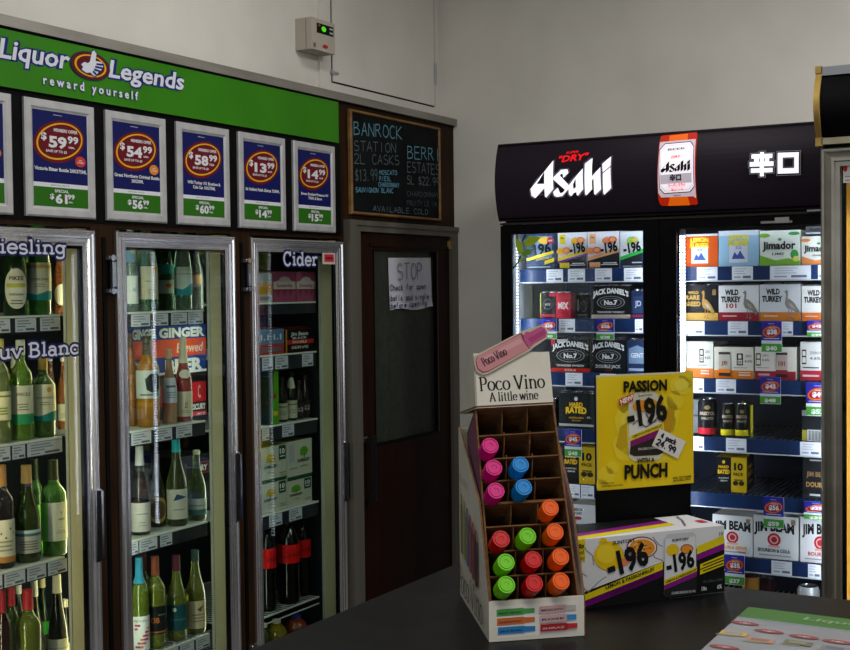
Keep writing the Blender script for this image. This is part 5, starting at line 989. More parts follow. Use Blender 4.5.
def can(pm, w, ytop, z, body, spec, label, group, dy=0.):
    Y = YPA + .03 + dy; p = ony(pm, 400, Y); R = w * mpp(p) / 2; H = ony(pm, ytop, Y).z - z; base = V((p.x, Y, z + .0012))
    root = thing('drink_can', label, 'can', base, group); b = MB()
    b.lathe([(0, 0), (R * .8, 0), (R, .008), (R, H - .014), (R * .86, H - .003), (R * .84, H)], base, M(body, .3, .3), 28); F = Face(b, base, (2.6 * R, 0, 0), (0, 0, H), eps=.0003)
    lk = -1.3
    def bend(a, bb, k): ang = lk + (a - .5) * 2.6; r = R + k; return V((base.x + math.cos(ang) * r, base.y + math.sin(ang) * r, base.z + H * bb))
    F.bend = bend; F.ops(spec); b.build('can_body', root, smooth='auto')
    b = MB(); b.lathe([(R * .84, H - .002), (R * .84, H + .001), (R * .78, H + .001), (R * .76, H - .003), (0, H - .003)], base, M('#b9bcc0', .25, .9), 28); b.build('can_lid', root, smooth='auto')
    return root
BOS = lambda c: [('r', 0, .04, 1, .22, c), ('t', 'BRISTOL', .5, .62, .66, .09, '#b9a890', .03), ('t', 'PIRATE', .5, .48, .5, .07, '#a89a84', .02), ('e', .5, .78, .12, .06, '#8a7a4c')]
can(707.5, 19, 399, Z1[3], '#1b1c20', BOS('#c02434'), 'black can with red base on the fourth shelf', E3)
can(727.6, 14, 404, Z1[3], '#15171a', BOS('#d9cf1c'), 'black can with yellow base, the one nearer the red-based can', E3)
can(741.8, 13.6, 404, Z1[3], '#15171a', BOS('#d9cf1c'), 'black can with yellow base, tucked against the four-pack side', E3)
carton_y('can_carton', 691, 699.5, 400, Z1[3], .16, '#b9bdc4', [('r', 0, .5, 1, .56, '#7a8088')], 'silver carton edge beside the black and red can', None, dy=.075)
carton_y('can_carton', 750.4, 753, 405, Z1[3], .2, '#c9c02c', [], 'dark four-pack carton with yellow foot seen from its side', None, side='#1a1d20', top='#22252a', rot=.42, sidespec=[('r', 0, 0, 1, .2, '#c9c02c'), ('p', [(.2, .4), (.9, .45), (.9, .8), (.2, .7)], '#2c3036'), ('t', 'BRISTOL', .55, .6, .6, .1, '#8a8c90', .02)], dy=.02)
carton_y('can_carton', 802, 838, 408, Z1[3], .18, '#1f2428', [('r', 0, .0, .13, .32, '#a8a03a'), ('r', .14, .0, .62, .34, '#d4d6da')] + [('r', .17 + .03 * i, .02, .17 + .03 * i + (.008, .018, .012)[i % 3], .31, '#2a2c30') for i in range(14)] + [('r', 0, .75, .8, .92, '#9aa0a8'), ('r', .2, .78, .7, .88, '#5a6068')], 'dark carton with a white barcode label at the end of the fourth shelf', None)
carton_y('can_carton', 716, 745, 457.5, Z1[4], .2, '#d2b01c', TEN(), 'yellow and black ten-pack carton standing turned on the fifth shelf', None, rot=.12, side='#17181a', top='#bfa01c', sidespec=[('r', 0, 0, .12, 1, '#d2b01c'), ('t', 'HARD', .55, .66, .5, .1, '#d9b01c', .04), ('t', 'RATED', .55, .46, .6, .14, '#d9b01c', .04), ('r', .3, .2, .8, .25, '#9a9c9c')], dy=.02)
carton_y('can_carton', 802.5, 838, 459, Z1[4], .2, '#1c1e22', [('t', 'JIM BEAM', .42, .62, .62, .12, '#8a6a44', .03), ('t', 'DOUBLE', .4, .36, .6, .12, '#a8804c', .03), ('r', .0, .0, 1, .1, '#2a2c30'), ('r', .2, .08, .5, .13, '#b9bcc0'), ('r', .2, .94, .6, .98, '#9a9ca0')], 'black bourbon carton with bronze lettering at the end of the fifth shelf', None)
JB = lambda w, c, x=.5: [('t', 'JIM BEAM', x, .72, .9, .22, '#171a22', .045, 0, 0, None, .04), ('e', x, .45, .15, .15, '#b02434'), ('e', x, .45, .1, .1, '#d9b0a8'), ('e', x, .45, .07, .07, '#b02434'), ('r', x - .13, .27, x + .13, .32, '#d9a8a0'), ('t', w, x, .2, .6 if len(w) < 9 else .72, .085, c, .03), ('r', .12, .07, .84, .1, '#9aa0a8'), ('r', .84, .82, .94, .94, '#8a7a5c')]
E4 = 'white bourbon cartons on the sixth shelf of the fridge\'s second door'
carton_y('can_carton', 712, 752, 515.5, Z1[5], .22, '#d6d8dc', JB('DOUBLE SERVE', '#d9962c') + [('t', 'COLA', .72, .1, .2, .05, '#b03a2c', .03)], 'white bourbon carton with gold lettering line, beside the counter-top can carton', E4, top='#b9bcc2')
carton_y('can_carton', 753.2, 798, 516, Z1[5], .22, '#d9dbdf', JB('BOURBON & COLA', '#3a4050', .46), 'white bourbon carton with grey lettering line in the middle of the sixth shelf', E4, top='#b9bcc2')
carton_y('can_carton', 799.8, 840, 518, Z1[5], .22, '#d9dade', JB('BOURBON', '#b0303a'), 'white bourbon carton with red lettering line at the end of the sixth shelf', E4, top='#b9bcc2')
zl = Z1[6]
can(708, 16, 580, zl, '#8a2430', [('r', 0, .5, 1, .6, '#d9c9b0')], 'red can at the bottom of the fridge behind the counter edge', 'cans at the bottom of the black fridge', dy=.03)
can(750, 17, 572, zl, '#2a1c1c', [('r', 0, .6, 1, .9, '#c08a3a'), ('r', 0, .5, 1, .58, '#c9c9c4')], 'dark can with orange and white bands at the bottom of the fridge', 'cans at the bottom of the black fridge')
can(766, 16, 578, zl, '#3a1620', [('r', 0, .4, 1, .9, '#4a1c2a')], 'dark plum can at the bottom of the fridge', 'cans at the bottom of the black fridge', dy=.07)
can(808, 22, 586, zl, '#c9ccd0', [('r', 0, .3, 1, .6, '#c08a4c')], 'big silver can catching the light at the bottom of the fridge', 'cans at the bottom of the black fridge')

# promotional cards clipped over the price rails
def promo(pa, pb, y0, y1, price, price2, label):
    Y = YRA - .012; x0, x1 = ony(pa, (y0 + y1) / 2, Y).x, ony(pb, (y0 + y1) / 2, Y).x; z1, z0 = ony((pa + pb) / 2, y0, Y).z, ony((pa + pb) / 2, y1, Y).z
    b = MB(); b.box((x0, Y, z0), (x1, Y + .003, z1), M('#d4d6e0', .5)); F = Face(b, (x0, Y, z0), (x1 - x0, 0, 0), (0, 0, z1 - z0), eps=.0003)
    F.ops([('r', 0, .38, 1, 1, '#24289a'), ('r', 0, .28, 1, .38, '#d4d6e0'), ('r', 0, .02, 1, .28, '#4a9a3a'), ('e', .5, .66, .46, .2, '#b02a2c', None, .2), ('e', .5, .66, .42, .17, '#e0862c', None, .2), ('e', .5, .66, .38, .145, '#9a1c34', None, .2), ('t', price, .52, .66, .5, .15, '#e8e4ea', .045), ('t', 'MEMBERS', .56, .78, .34, .03, '#e8e4ea', .02), ('t', price2, .5, .14, .55, .13, '#dfe8dc', .04), ('r', .12, .43, .88, .455, '#b9bce0'), ('r', .36, .9, .64, .93, '#8a8fd0')])
    b.box((x0 + (x1 - x0) * .3, Y + .003, z1 - .012), (x0 + (x1 - x0) * .7, YRA - .0035, z1 - .004), BLACKP)
    tag(b.build('promo_card', base=(x0, Y, z0)), label, 'price card', 'blue and green price cards clipped to the fridge shelves')
promo(540.5, 556.5, 319, 339, '$38', '$40', 'price card on the second shelf rail, partly behind the tip of the pink cardboard bottle')
promo(596.5, 614, 319, 340, '$26', '$28', 'price card hanging under the large black whiskey pack')
promo(564.7, 581.5, 429.5, 457, '$45', '$48', 'price card hanging over the yellow ten-pack beside the poster')
promo(761.5, 781.8, 321, 352.5, '$38', '$40', 'price card hanging under the dull-orange-banded bourbon pack')
promo(807, 826, 320.5, 337, '$42', '$44', 'price card at the end of the second shelf rail in the second fridge door')
promo(760, 780.6, 377, 404, '$45', '$48', 'price card hanging over the gap on the fourth shelf')
promo(806, 830, 383, 416, '$49', '$52', 'price card above the white barcode label')
promo(763.5, 783.8, 497, 528, '$56', '$59', 'price card overlapping the middle white bourbon carton')
promo(804, 828, 502, 520, '$29', '$32', 'price card over the last white bourbon carton')
promo(725, 744.5, 555, 585, '$35', '$37', 'lowest price card, beside the counter-top can carton')

# ================================================================== SILVER-FRAMED FRIDGE (partly in view)
YS = 4.05; xs0 = ony(820.3, 300, YS).x; zs1 = ony(822, 148, YS).z
f2 = thing('display_fridge', 'silver-framed fridge with gold-edged black canopy, cut off by the picture edge', 'fridge', (xs0 + .4, YS + .3, 0))
xe = xs0 + .8
b = MB(); b.box((xs0, YS + .05, .02), (xs0 + .03, YB - .02, zs1 + .02), BLACKP, {'x+': TANIN}); b.box((xe - .03, YS + .05, .02), (xe, YB - .02, zs1 + .02), BLACKP); b.box((xs0, YB - .05, .02), (xe, YB - .02, zs1), TANIN); b.box((xs0, YS + .05, zs1 - .02), (xe, YB - .02, zs1 + .02), BLACKP); b.box((xs0, YS + .05, .02), (xe, YB - .02, .14), BLACKP)
b.box((xs0 + .02, YS + .05, 0), (xe - .02, YS + .5, .02), BLACKP); b.build('cabinet', f2)
b = MB(); F = Face(None, (xs0, YS + .044, .1), (xe - xs0, 0, 0), (0, 0, zs1 - .1))
b.frame(F, (0, 0, F.W, F.H), [(0, 0), (0, .034), (.004, .038), (.010, .038), (.013, .03), (.034, .044), (.042, .044), (.045, .034), (.058, .034), (.06, .0)], noisy('satin_aluminium', '#b0ada4', '#c2bfb6', 10, .3, .9))
dr = b.build('door', f2)
b = MB(); b.frame(F, (.056, .056, F.W - .056, F.H - .056), [(0, .004), (0, .012), (.016, .012), (.016, .004)], GASK); b.build('gasket', dr)
b = MB(); b.box((xs0 + .06, YS + .02, .17), (xe - .06, YS + .025, zs1 - .07), GLASSA); b.build('glass_pane', dr)
xt = ony(844.3, 400, YS + .13).x
b = MB(); b.box((xt, YS + .13, .16), (xt + .10, YS + .15, zs1 - .10), TANIN); b.build('side_trim', f2)
b = MB(); b.box((xe - .09, YS + .06, .3), (xe - .08, YS + .064, zs1 - .15), M('#fff0cc', .4, 0, 10)); b.box((xs0 + .035, YS + .1, .3), (xs0 + .04, YS + .11, zs1 - .2), M('#fff0cc', .4, 0, 10)); b.build('lamp_strip', f2)
l = bpy.data.lights.new('fridge_lamp', 'AREA'); l.shape = 'RECTANGLE'; l.size = .03; l.size_y = 1.6; l.energy = 7; l.color = (1, .92, .74)
o = bpy.data.objects.new('fridge_lamp', l); COL.objects.link(o); o.location = (xs0 + .4, YS + .06, 1.2); o.rotation_euler = (V((-1, .35, 0))).to_track_quat('-Z', 'Y').to_euler()
b = MB(); p = ony(843, 164, YS + .017); q_ = ony(862, 182, YS + .017); F3 = Face(b, (p.x, YS + .0185, q_.z), (q_.x - p.x, 0, 0), (0, 0, p.z - q_.z)); F3.ops([('r', 0, 0, 1, 1, '#c9c9c6'), ('e', .12, .78, .12, .2, '#b02430'), ('r', .1, .3, .9, .36, '#8a8c90'), ('r', .1, .1, .9, .16, '#8a8c90')]); b.build('sticker', dr)
# canopy: bowed black front with gold end trim and metal edges
zc0, zc1 = ony(818, 143.5, YS - .03).z, ony(818, 67.3, YS - .03).z; xc = ony(819.8, 100, YS - .03).x; N = 40
def arc(bl, y0=YS + .01): return [(y0 - bl * math.sin(PI * i / N) , zc0 + (zc1 - zc0) * i / N) for i in range(N + 1)]
b = MB(); b.prism([V((xc, y, z)) for y, z in arc(.05)] + [V((xc, YS + .3, zc1)), V((xc, YS + .3, zc0))], V((xe - xc, 0, 0)), BLACKP)
b.box((xc + .001, YS - .012, zc0 - .002), (xe, YS + .02, zc0 + .018), noisy('canopy_edge', '#a09880', '#b3aa90', 10, .4, .6)); b.box((xc + .001, YS - .012, zc1 - .024), (xe, YS + .02, zc1 + .003), M('#a9adb4', .3, .7)); b.build('canopy', f2)
b = MB(); b.prism([V((xc - .016, y - .008, z)) for y, z in arc(.052)] + [V((xc - .016, YS + .3, zc1)), V((xc - .016, YS + .3, zc0))], V((.0175, 0, 0)), GOLD)
b.box((xc - .018, YS - .012, zc0 - .006), (xc + .004, YS + .02, zc0 + .02), GOLD); b.box((xc - .018, YS - .012, zc1 - .016), (xc + .004, YS + .02, zc1 + .006), GOLD); b.build('end_trim', f2)
b = MB(); b.box((xc + .05, YS + .1, zs1 + .02), (xe - .05, YS + .25, zc0), BLACKP); b.build('canopy_support', f2)

# ================================================================== COUNTER
XK = (onz(319, 619.5, ZC).x + onz(459, 562.5, ZC).x) / 2; YK = (onz(724, 585, ZC).y + onz(799, 594.5, ZC).y + onz(850, 600, ZC).y) / 3
ct = thing('counter', 'black laminate shop counter with display goods on it', 'counter', (0, 1.5, 0))
b = MB(); b.box((XK, .5, ZC - .04), (1.3, YK, ZC), COUNTER); o = b.build('countertop', ct); COUNTER.node_tree.nodes['Principled BSDF'].inputs['Specular IOR Level'].default_value = .16; bv = o.modifiers.new('edge', 'BEVEL'); bv.width = .004; bv.segments = 2
b = MB(); b.box((XK + .04, .56, 0), (1.26, YK - .04, ZC - .04), WOODL); b.build('counter_body', ct)

# ------------------------------------------------------------------ small-bottle display box
FL, FR, BL = onz(491, 642, ZC + .0008), onz(583, 635.5, ZC + .0008), onz(461.8, 594.5, ZC + .0008)
W = (FR - FL).length; u = (FR - FL) / W; tn = V((-u.y, u.x, 0)); D = (BL - FL).length; t = (BL - FL) / D; Zv = V((0, 0, 1)); zb = FL.z
def L3(s, tt, z): return FL + u * s + t * tt + Zv * z
zlip = (onp(491, 601.5, FL, tn).z - zb + onp(580, 595.8, FL, tn).z - zb) / 2
zside = onp(461.5, 428, FL + t * D, tn).z - zb
t1 = .55 * D
A0, A1 = onp(490.8, 601.5, FL + t * .008, tn), onp(578.3, 596, FL + t * .008, tn)
B0, B1 = onp(475.8, 409, FL + t * t1, tn), onp(553.2, 404.5, FL + t * t1, tn)
n = (A1 - A0).cross(B0 - A0).normalized()
box = thing('display_box', 'tall cream cardboard counter display tilted open with rows of small wine bottles', 'display box', FL + u * W / 2 + t * D / 2)
def slabpoly(b, pts, d, m, ms=None): b.prism(pts, d, m, ms)
b = MB()
MP = (A0 * .5 + B0 * .5); tm = (MP - FL).dot(tn) / t.dot(tn) - .004; zm = MP.z - zb
side = [(0, 0), (D, 0), (D, zside), (D - .012, zside + .004), (tm, zm), (0, zlip)]
sm = min(0, (MP - t * ((MP - FL).dot(tn) / t.dot(tn)) - FL).dot(u) - .003)
b.prism([L3(-.003 + sm * z / zm, a, z) for a, z in side], u * .003, PAPERW, CARD)
RT = onp(555.5, 440, FL + t * D, tn); RM = onp(571.5, 503, FL + t * (tm + .02), tn)
b.prism([L3(W + .001, 0, 0), L3(W - .045, D, 0), RT, RT - t * .012 + Zv * .003, RM, L3(W + .001, 0, zlip)], u * .003, PAPERW, CARD)
b.obox(L3(-.003, -.0005, 0), u * (W + .005), t * .003, Zv * zlip, PAPERW); b.obox(L3(-.003, D - .003, 0), u * (W - .048), t * .003, Zv * zside, PAPERW); b.prism([L3(0, .004, .0002), L3(W - .001, .004, .0002), L3(W - .047, D - .005, .0002), L3(0, D - .005, .0002)], Zv * .003, PAPERW)
F = Face(b, FL - tn * .0006, u * W, Zv * zlip, eps=.0003)
Q = lambda pts: [F.px(455 + x / 5, 520 + y / 5) for x, y in pts]
F.poly(Q([(200, 432), (615, 402), (618, 560), (210, 592)]), '#dcd8d2', 1); F.k = 1
for i, (x0, x1, y0, col) in enumerate(((207, 398, 448, '#4f9a50'), (209, 398, 492, '#c4683a'), (213, 400, 536, '#2c7ab8'), (420, 602, 430, '#c09a9a'), (422, 604, 476, '#c4a0a4'), (424, 608, 520, '#a0202c'))):
    s_ = -.075; yy = lambda x: y0 + (x - x0) * s_; k = F.k + 1; w = x1 - x0; h = 36
    tip = {3: '#b4b0ac', 4: '#3a86c0', 5: '#b8343c'}.get(i, col)
    F.poly(Q([(x0, yy(x0)), (x0 + w * .7, yy(x0 + w * .7)), (x0 + w * .74, yy(x0 + w * .74) + 5), (x0 + w * .74, yy(x0 + w * .74) + h - 5), (x0 + w * .7, yy(x0 + w * .7) + h), (x0, yy(x0) + h)]), col, k)
    F.poly(Q([(x0 + w * .74, yy(x0 + w * .74) + 4), (x1, yy(x1) + 6), (x1, yy(x1) + h - 6), (x0 + w * .74, yy(x0 + w * .74) + h - 4)]), tip, k)
    a = Q([(x0 + 10, yy(x0) + 24), (x0 + w * .66, yy(x0 + w * .66) + 24)]); F.text(('PINOT GRIGIO', 'CHARDONNAY', 'SAUV BLANC', 'MOSCATO', 'ROSE', 'SHIRAZ')[i], (a[0][0] + a[1][0]) / 2, (a[0][1] + a[1][1]) / 2 + .02, a[1][0] - a[0][0], .05, '#2a2622' if i < 5 else '#c9b0a8', .02, 0, .02, k + 1); F.k = k + 1
G = Face(b, L3(-.0032, D, 0), -t * D, Zv * zside + u * (sm * zside / zm), eps=.0003)
for i, c in enumerate(('#7a7a4a', '#a89a4a', '#6a86a0', '#a0606a', '#8a4a5a', '#5a3a44')):
    a = .06 + .115 * i; zt = .56 - .02 * i; G.rect(a, .27 - .06 * i * .2, a + .08, zt, c); G.rect(a + .02, zt, a + .06, zt + .06, ('#8f8a40', '#b8b04a', '#3a78b0', '#b03a60', '#b03a4a', '#8a2a3a')[i])
G.slab('Poco Vino', .03 * G.W, .05 * G.H, .86 * G.W, .105 * G.H, M('#2c2a28', .6), (.16, .06), serif=.05)
G.slab('Poco Vino', .12 * G.W, .70 * G.H, .3 * G.W, .03 * G.H, M('#6a665e', .6), (.16, .06), serif=.05)
b.build('outer_box', box)
# tray with dividers
b = MB(); TD = .105
nd = (t * (n.dot(tn) / t.dot(tn)) + Zv * n.z).normalized()
def S(a, c, d): return (A0 * (1 - a) + A1 * a) * (1 - c) + (B0 * (1 - a) + B1 * a) * c + nd * d
PURP = M('#7a4a66', .6)
def board(b, a0, c0, a1, c1, d0, d1, m, th):   # sheet between two face points, running into the tray
    p, q = S(a0, c0, d1), S(a1, c1, d1); dr = (q - p).normalized(); w = nd.cross(dr) * th
    b.hexa([S(a0, c0, d0) - w / 2, S(a1, c1, d0) - w / 2, S(a1, c1, d0) + w / 2, S(a0, c0, d0) + w / 2, p - w / 2, q - w / 2, q + w / 2, p + w / 2], m)
for q in ((0, 0, 0, 1), (1, 0, 1, 1), (0, 0, 1, 0), (0, 1, 1, 1)): board(b, *q, -TD, 0, CARD, .003)
b.hexa([S(0, 0, -TD - .003), S(1, 0, -TD - .003), S(1, 1, -TD - .003), S(0, 1, -TD - .003), S(0, 0, -TD), S(1, 0, -TD), S(1, 1, -TD), S(0, 1, -TD)], CARD)
b.hexa([S(-.012, .5, -TD), S(-.012, .5, -.008), S(-.012, .98, -.006), S(-.012, .98, -TD), S(-.009, .5, -TD), S(-.009, .5, -.008), S(-.009, .98, -.006), S(-.009, .98, -TD)], PURP)
b.hexa([S(1.012, .02, -TD), S(1.012, .02, -.004), S(1.012, .98, -.004), S(1.012, .98, -TD), S(1.009, .02, -TD), S(1.009, .02, -.004), S(1.009, .98, -.004), S(1.009, .98, -TD)], PURP)
b.build('card_tray', box)
def cpx(y): return (y - 601.5) / (409 - 601.5)
for y in (437, 461.5, 484.5, 507.5, 530, 554, 578):
    b = MB(); c = cpx(y) ; board(b, .01, c, .99, c, -TD, -.004 if y != 507.5 else -.001, CARD, .0022 if y != 507.5 else .004); b.build('divider', box)
for a in (.335, .66):
    b = MB()
    N_ = 8
    for j in range(8):
        c0, c1 = j / 8 + .004, (j + 1) / 8 - .004; cm = (c0 + c1) / 2
        p = [S(a, c0, -TD), S(a, c1, -TD), S(a, c1, -.006), S(a, cm + .03, -.010), S(a, cm, -.016), S(a, c0 + .02, -.03), S(a, c0, -.036)]
        b.prism(p, (A1 - A0).normalized() * .002, CARD)
    b.build('divider', box)
# header card
H0, H1 = onp(472.8, 353.6, FL + t * (t1 + .012), tn), onp(549.2, 351.8, FL + t * (t1 + .012), tn)
C0_, C1_ = onp(475.8, 408.4, FL + t * (t1 - .012), tn), onp(553.4, 404.2, FL + t * (t1 - .012), tn)
K0 = onp(459.7, 414.5, FL + t * (D - .01), tn); K1 = K0 + (C1_ - C0_)
b = MB()
b.prism([C0_, C1_, H1, H0], t * .003, PAPERW); hs = t * .003
b.prism([K0, K1, H1 + hs, H0 + hs], -t * .003 + Zv * .0005, PAPERW)
b.prism([C0_, H0, K0], (C1_ - C0_).normalized() * .003, PAPERW); b.prism([C1_, H1, K1], (C0_ - C1_).normalized() * .003, PAPERW)
b.prism([C0_ + Zv * .001, C1_ + Zv * .001, K1 + Zv * .001, K0 + Zv * .001], Zv * .003, CARD)
vv = (H0 - C0_); uu = (C1_ - C0_); F = Face(b, C0_, uu, (vv - uu.normalized() * vv.dot(uu.normalized())), eps=.0004)
for s_, Lp, Rp, xh in (('Poco Vino', (479.5, 391.2), (545.5, 387.6), 9.4), ('A little wine', (490, 401.6), (538.5, 399), 6.0)):
    a0, b0 = F.px(*Lp); a1, b1 = F.px(*Rp); h = (F.px(512, 390 - xh)[1] - F.px(512, 390)[1]) * F.H
    F.slab(s_, a0 * F.W, b0 * F.H, (a1 - a0) * F.W, h, M('#1c1a19', .6), (.2, .07), serif=.06, rot=math.atan2((b1 - b0) * F.H, (a1 - a0) * F.W))
b.build('header_card', box)
b = MB(); F = Face(None, C0_ - t * .004, uu, vv - uu.normalized() * vv.dot(uu.normalized())); F.n = F.u.cross(F.v).normalized()
q = lambda pts: [onp(450 + x / 6.19, 315 + y / 6.19, F.O, F.n) for x, y in pts]
OUTL2 = [(146, 290), (156, 252), (184, 236), (440, 102), (470, 92), (560, 64), (592, 76), (606, 112), (598, 146), (508, 208), (496, 220), (238, 364), (200, 372), (160, 346)]
BODY = [(155, 290), (164, 258), (188, 246), (440, 112), (452, 150), (478, 195), (496, 208), (235, 354), (200, 362), (167, 340)]
CAPP = [(452, 128), (470, 104), (490, 108), (560, 72), (586, 84), (598, 114), (590, 140), (512, 184), (500, 200), (476, 190), (456, 160)]
b.prism(q(OUTL2), F.n * .002, '#b9ae9c')
def lay(pts, m, k): b.poly([p + F.n * (.002 + k * .0003) for p in q(pts)], m)
lay(BODY, '#8f4a52', 1); c0 = (330, 230); lay([(c0[0] + (x - c0[0]) * .965, c0[1] + (y - c0[1]) * .93) for x, y in BODY], '#c08488', 2); lay([(192, 272), (430, 146), (448, 172), (205, 300)], '#cc9698', 3); lay(CAPP, '#b0507c', 2); lay([(478, 150), (580, 92), (590, 118), (500, 172)], '#a03e6c', 3); lay([(440, 112), (452, 128), (456, 160), (476, 190), (496, 208), (488, 212), (446, 150), (432, 117)], '#7a3a48', 3)
G = Face(b, F.O + F.n * .0032, F.U, F.Vv, eps=.0003); a0, b0 = G.px(450 + 212 / 6.19, 315 + 318 / 6.19); a1, b1 = G.px(450 + 358 / 6.19, 315 + 242 / 6.19)
G.slab('Poco Vino', a0 * G.W, b0 * G.H, math.hypot((a1 - a0) * G.W, (b1 - b0) * G.H), .0095, M('#4a2430', .6), (.2, .08), serif=.05, rot=math.atan2((b1 - b0) * G.H, (a1 - a0) * G.W))
b.build('bottle_cutout', box)
# the small bottles, one by one
CAPS = [('pink', '#d0047a', 490.5, 445.5, 'uppermost pink-capped small wine bottle in the cardboard display'), ('pink', '#d0047a', 494, 467.5, 'middle pink-capped small wine bottle, level with the upper blue cap'), ('pink', '#d0047a', 496.2, 490.5, 'lowest pink-capped small wine bottle, level with the lower blue cap'),
        ('blue', '#0082cc', 520.7, 464.3, 'upper blue-capped small wine bottle in the cardboard display'), ('blue', '#0082cc', 523.8, 487, 'lower blue-capped small wine bottle in the cardboard display'),
        ('orange', '#ea5c00', 550.5, 507.5, 'topmost of the four orange-capped small wine bottles'), ('orange', '#ea5c00', 555.3, 531.5, 'second orange-capped small wine bottle from the top'), ('orange', '#ea5c00', 560.8, 556.5, 'third orange-capped small wine bottle from the top'), ('orange', '#ea5c00', 561.2, 581, 'lowest orange-capped small wine bottle, at the bottom corner'),
        ('red', '#c40008', 501.3, 538.8, 'uppermost red-capped small wine bottle, beside the top lime one'), ('red', '#c40008', 533.6, 559.5, 'red-capped small wine bottle in the middle of its column, above another red'), ('red', '#c40008', 534.4, 583, 'lowest red-capped small wine bottle in the bottom row'),
        ('lime', '#6ec800', 527.8, 535.8, 'topmost lime-capped small wine bottle, in the middle column'), ('lime', '#6ec800', 506.2, 562, 'lime-capped small wine bottle directly above the lowest lime one'), ('lime', '#6ec800', 506.6, 584.6, 'lowest lime-capped small wine bottle in the bottom row')]
for col, hx, x, y, lab in CAPS:
    P0 = onp(x, y, A0 + n * .037, n); r = .0144; ax = n
    base = P0 - ax * .105
    root = thing('small_wine_bottle', lab, 'bottle', base, 'small capped wine bottles in the cardboard display')
    vA = A1 - A0; vB = B0 - A0; nn = vA.cross(vB); Cb = base + n * .071; X_ = Cb + nd * ((A0 - Cb).dot(nn) / nd.dot(nn)); w_ = X_ - A0; a_ = w_.cross(vB).dot(nn) / nn.length_squared; c_ = vA.cross(w_).dot(nn) / nn.length_squared
    ra, rc = r * .56 / vA.length + .01, r * .56 / vB.length + .008; rows = [0.004] + sorted(cpx(yy) for yy in (437, 461.5, 484.5, 507.5, 530, 554, 578)) + [.996]; cols = [0.006, .335, .66, .994]
    k0_ = cpx(y - 0.); ye = y + 6; ri = max(i for i in range(8) if rows[i] <= cpx(ye)); ai = min(2, max(0, int((x - 5 - (490.8 + (475.8 - 490.8) * cpx(ye))) / 27.5)))
    a2, c2 = min(max(a_, cols[ai] + ra), cols[ai + 1] - ra), min(max(c_, rows[ri] + rc), rows[ri + 1] - rc)
    tb = Cb - nd * .0718 + vA * (a2 - a_) + vB * (c2 - c_)
    b = MB(); b.lathe([(0, .012), (r * .5, .012), (r * .55, .016), (r * .55, .066), (r * .5, .0718), (0, .0718)], tb, M({'pink': '#5a2a34', 'blue': '#3a3a30', 'orange': '#5a3a20', 'red': '#3a1018', 'lime': '#3a3f20'}[col], .2), 24, nd); b.build('glass_tube', root, smooth='auto')
    b = MB(); mm = noisy('cap_' + col, hx, hx, 5, .34) if ('cap_' + col) not in bpy.data.materials else bpy.data.materials['cap_' + col]
    b.lathe([(r * .93, .070), (r * .96, .072), (r * .96, .088), (r * .93, .089), (r * .93, .0905), (r, .0915), (r, .102), (r * .93, .105), (r * .8, .105), (r * .77, .1035), (r * .72, .1035), (r * .69, .105), (r * .30, .105), (r * .27, .1042), (0, .1042)], base, mm, 32, ax)
    b.build('cap', root, smooth='auto')

# ------------------------------------------------------------------ can carton on the counter
Ac, Bc = onz(582, 609.4, ZC + .0008), onz(724.4, 591.8, ZC + .0008); cu = (Bc - Ac).normalized(); ctd = V((-cu.y, cu.x, 0))
pL = onp(577, 605, Ac, ctd); pL.z = Ac.z; LW = (Bc - pL).length; hC = (onp(723.4, 526.8, Ac, ctd).z + onp(600, 536.2, Ac, ctd).z) / 2 - Ac.z; DC = .115
b = MB(); b.obox(pL, cu * LW, ctd * DC, Zv * hC, '#cfd0d4', {'x+': M('#141416', .45)})
F = Face(b, pL, cu * LW, Zv * hC, eps=.0003); KQ = lambda pts: [F.px(570 + x / 5.3125, 520 + y / 5.3125) for x, y in pts]
CYE, CPU, CBK, CGY = M('#d4c114', .4), M('#7c1a7c', .4), M('#131315', .4), M('#d0d1d5', .45)
F.poly(KQ([(30, 400), (820, 95), (820, 380), (30, 480)]), CBK, 1)
F.poly(KQ([(60, 470), (60, 430), (492, 262), (492, 300)]), CPU, 2); F.poly(KQ([(20, 420), (492, 222), (492, 262), (20, 452)]), CYE, 3); F.poly(KQ([(20, 445), (60, 430), (492, 262), (492, 300), (60, 468), (20, 478)]), CPU, 2)
F.poly(KQ([(672, 140), (818, 80), (818, 122), (672, 182)]), CYE, 3); F.poly(KQ([(672, 182), (818, 122), (818, 156), (672, 214)]), CPU, 3)
F.poly(KQ([(690, 235), (816, 182), (816, 208), (690, 260)]), CYE, 3); F.poly(KQ([(690, 266), (816, 216), (816, 240), (690, 290)]), CYE, 3)
for (x0, y0, x1, y1) in ((705, 240, 812, 198), (705, 270, 812, 230)):
    a, c = KQ([(x0, y0), (x1, y1)]); F.strokes([[(a[0] * F.W, a[1] * F.H), (c[0] * F.W, c[1] * F.H)]], .0022, .0022, CBK, 4)
# cracks of the marble print
for ln in ([(70, 130), (85, 160), (120, 190), (125, 240)], [(60, 345), (80, 370), (110, 390)], [(440, 90), (470, 130), (492, 140)], [(420, 150), (450, 200), (492, 215)], [(100, 380), (150, 330), (190, 300)], [(30, 240), (60, 280), (90, 300)]):
    pts = [(a * F.W, c * F.H) for a, c in KQ(ln)]; F.strokes([pts], .0016, .0012, M('#6a6a70', .5), 1)
F.poly(KQ([(22, 110), (78, 100), (78, 215), (22, 232)]), CYE, 4)
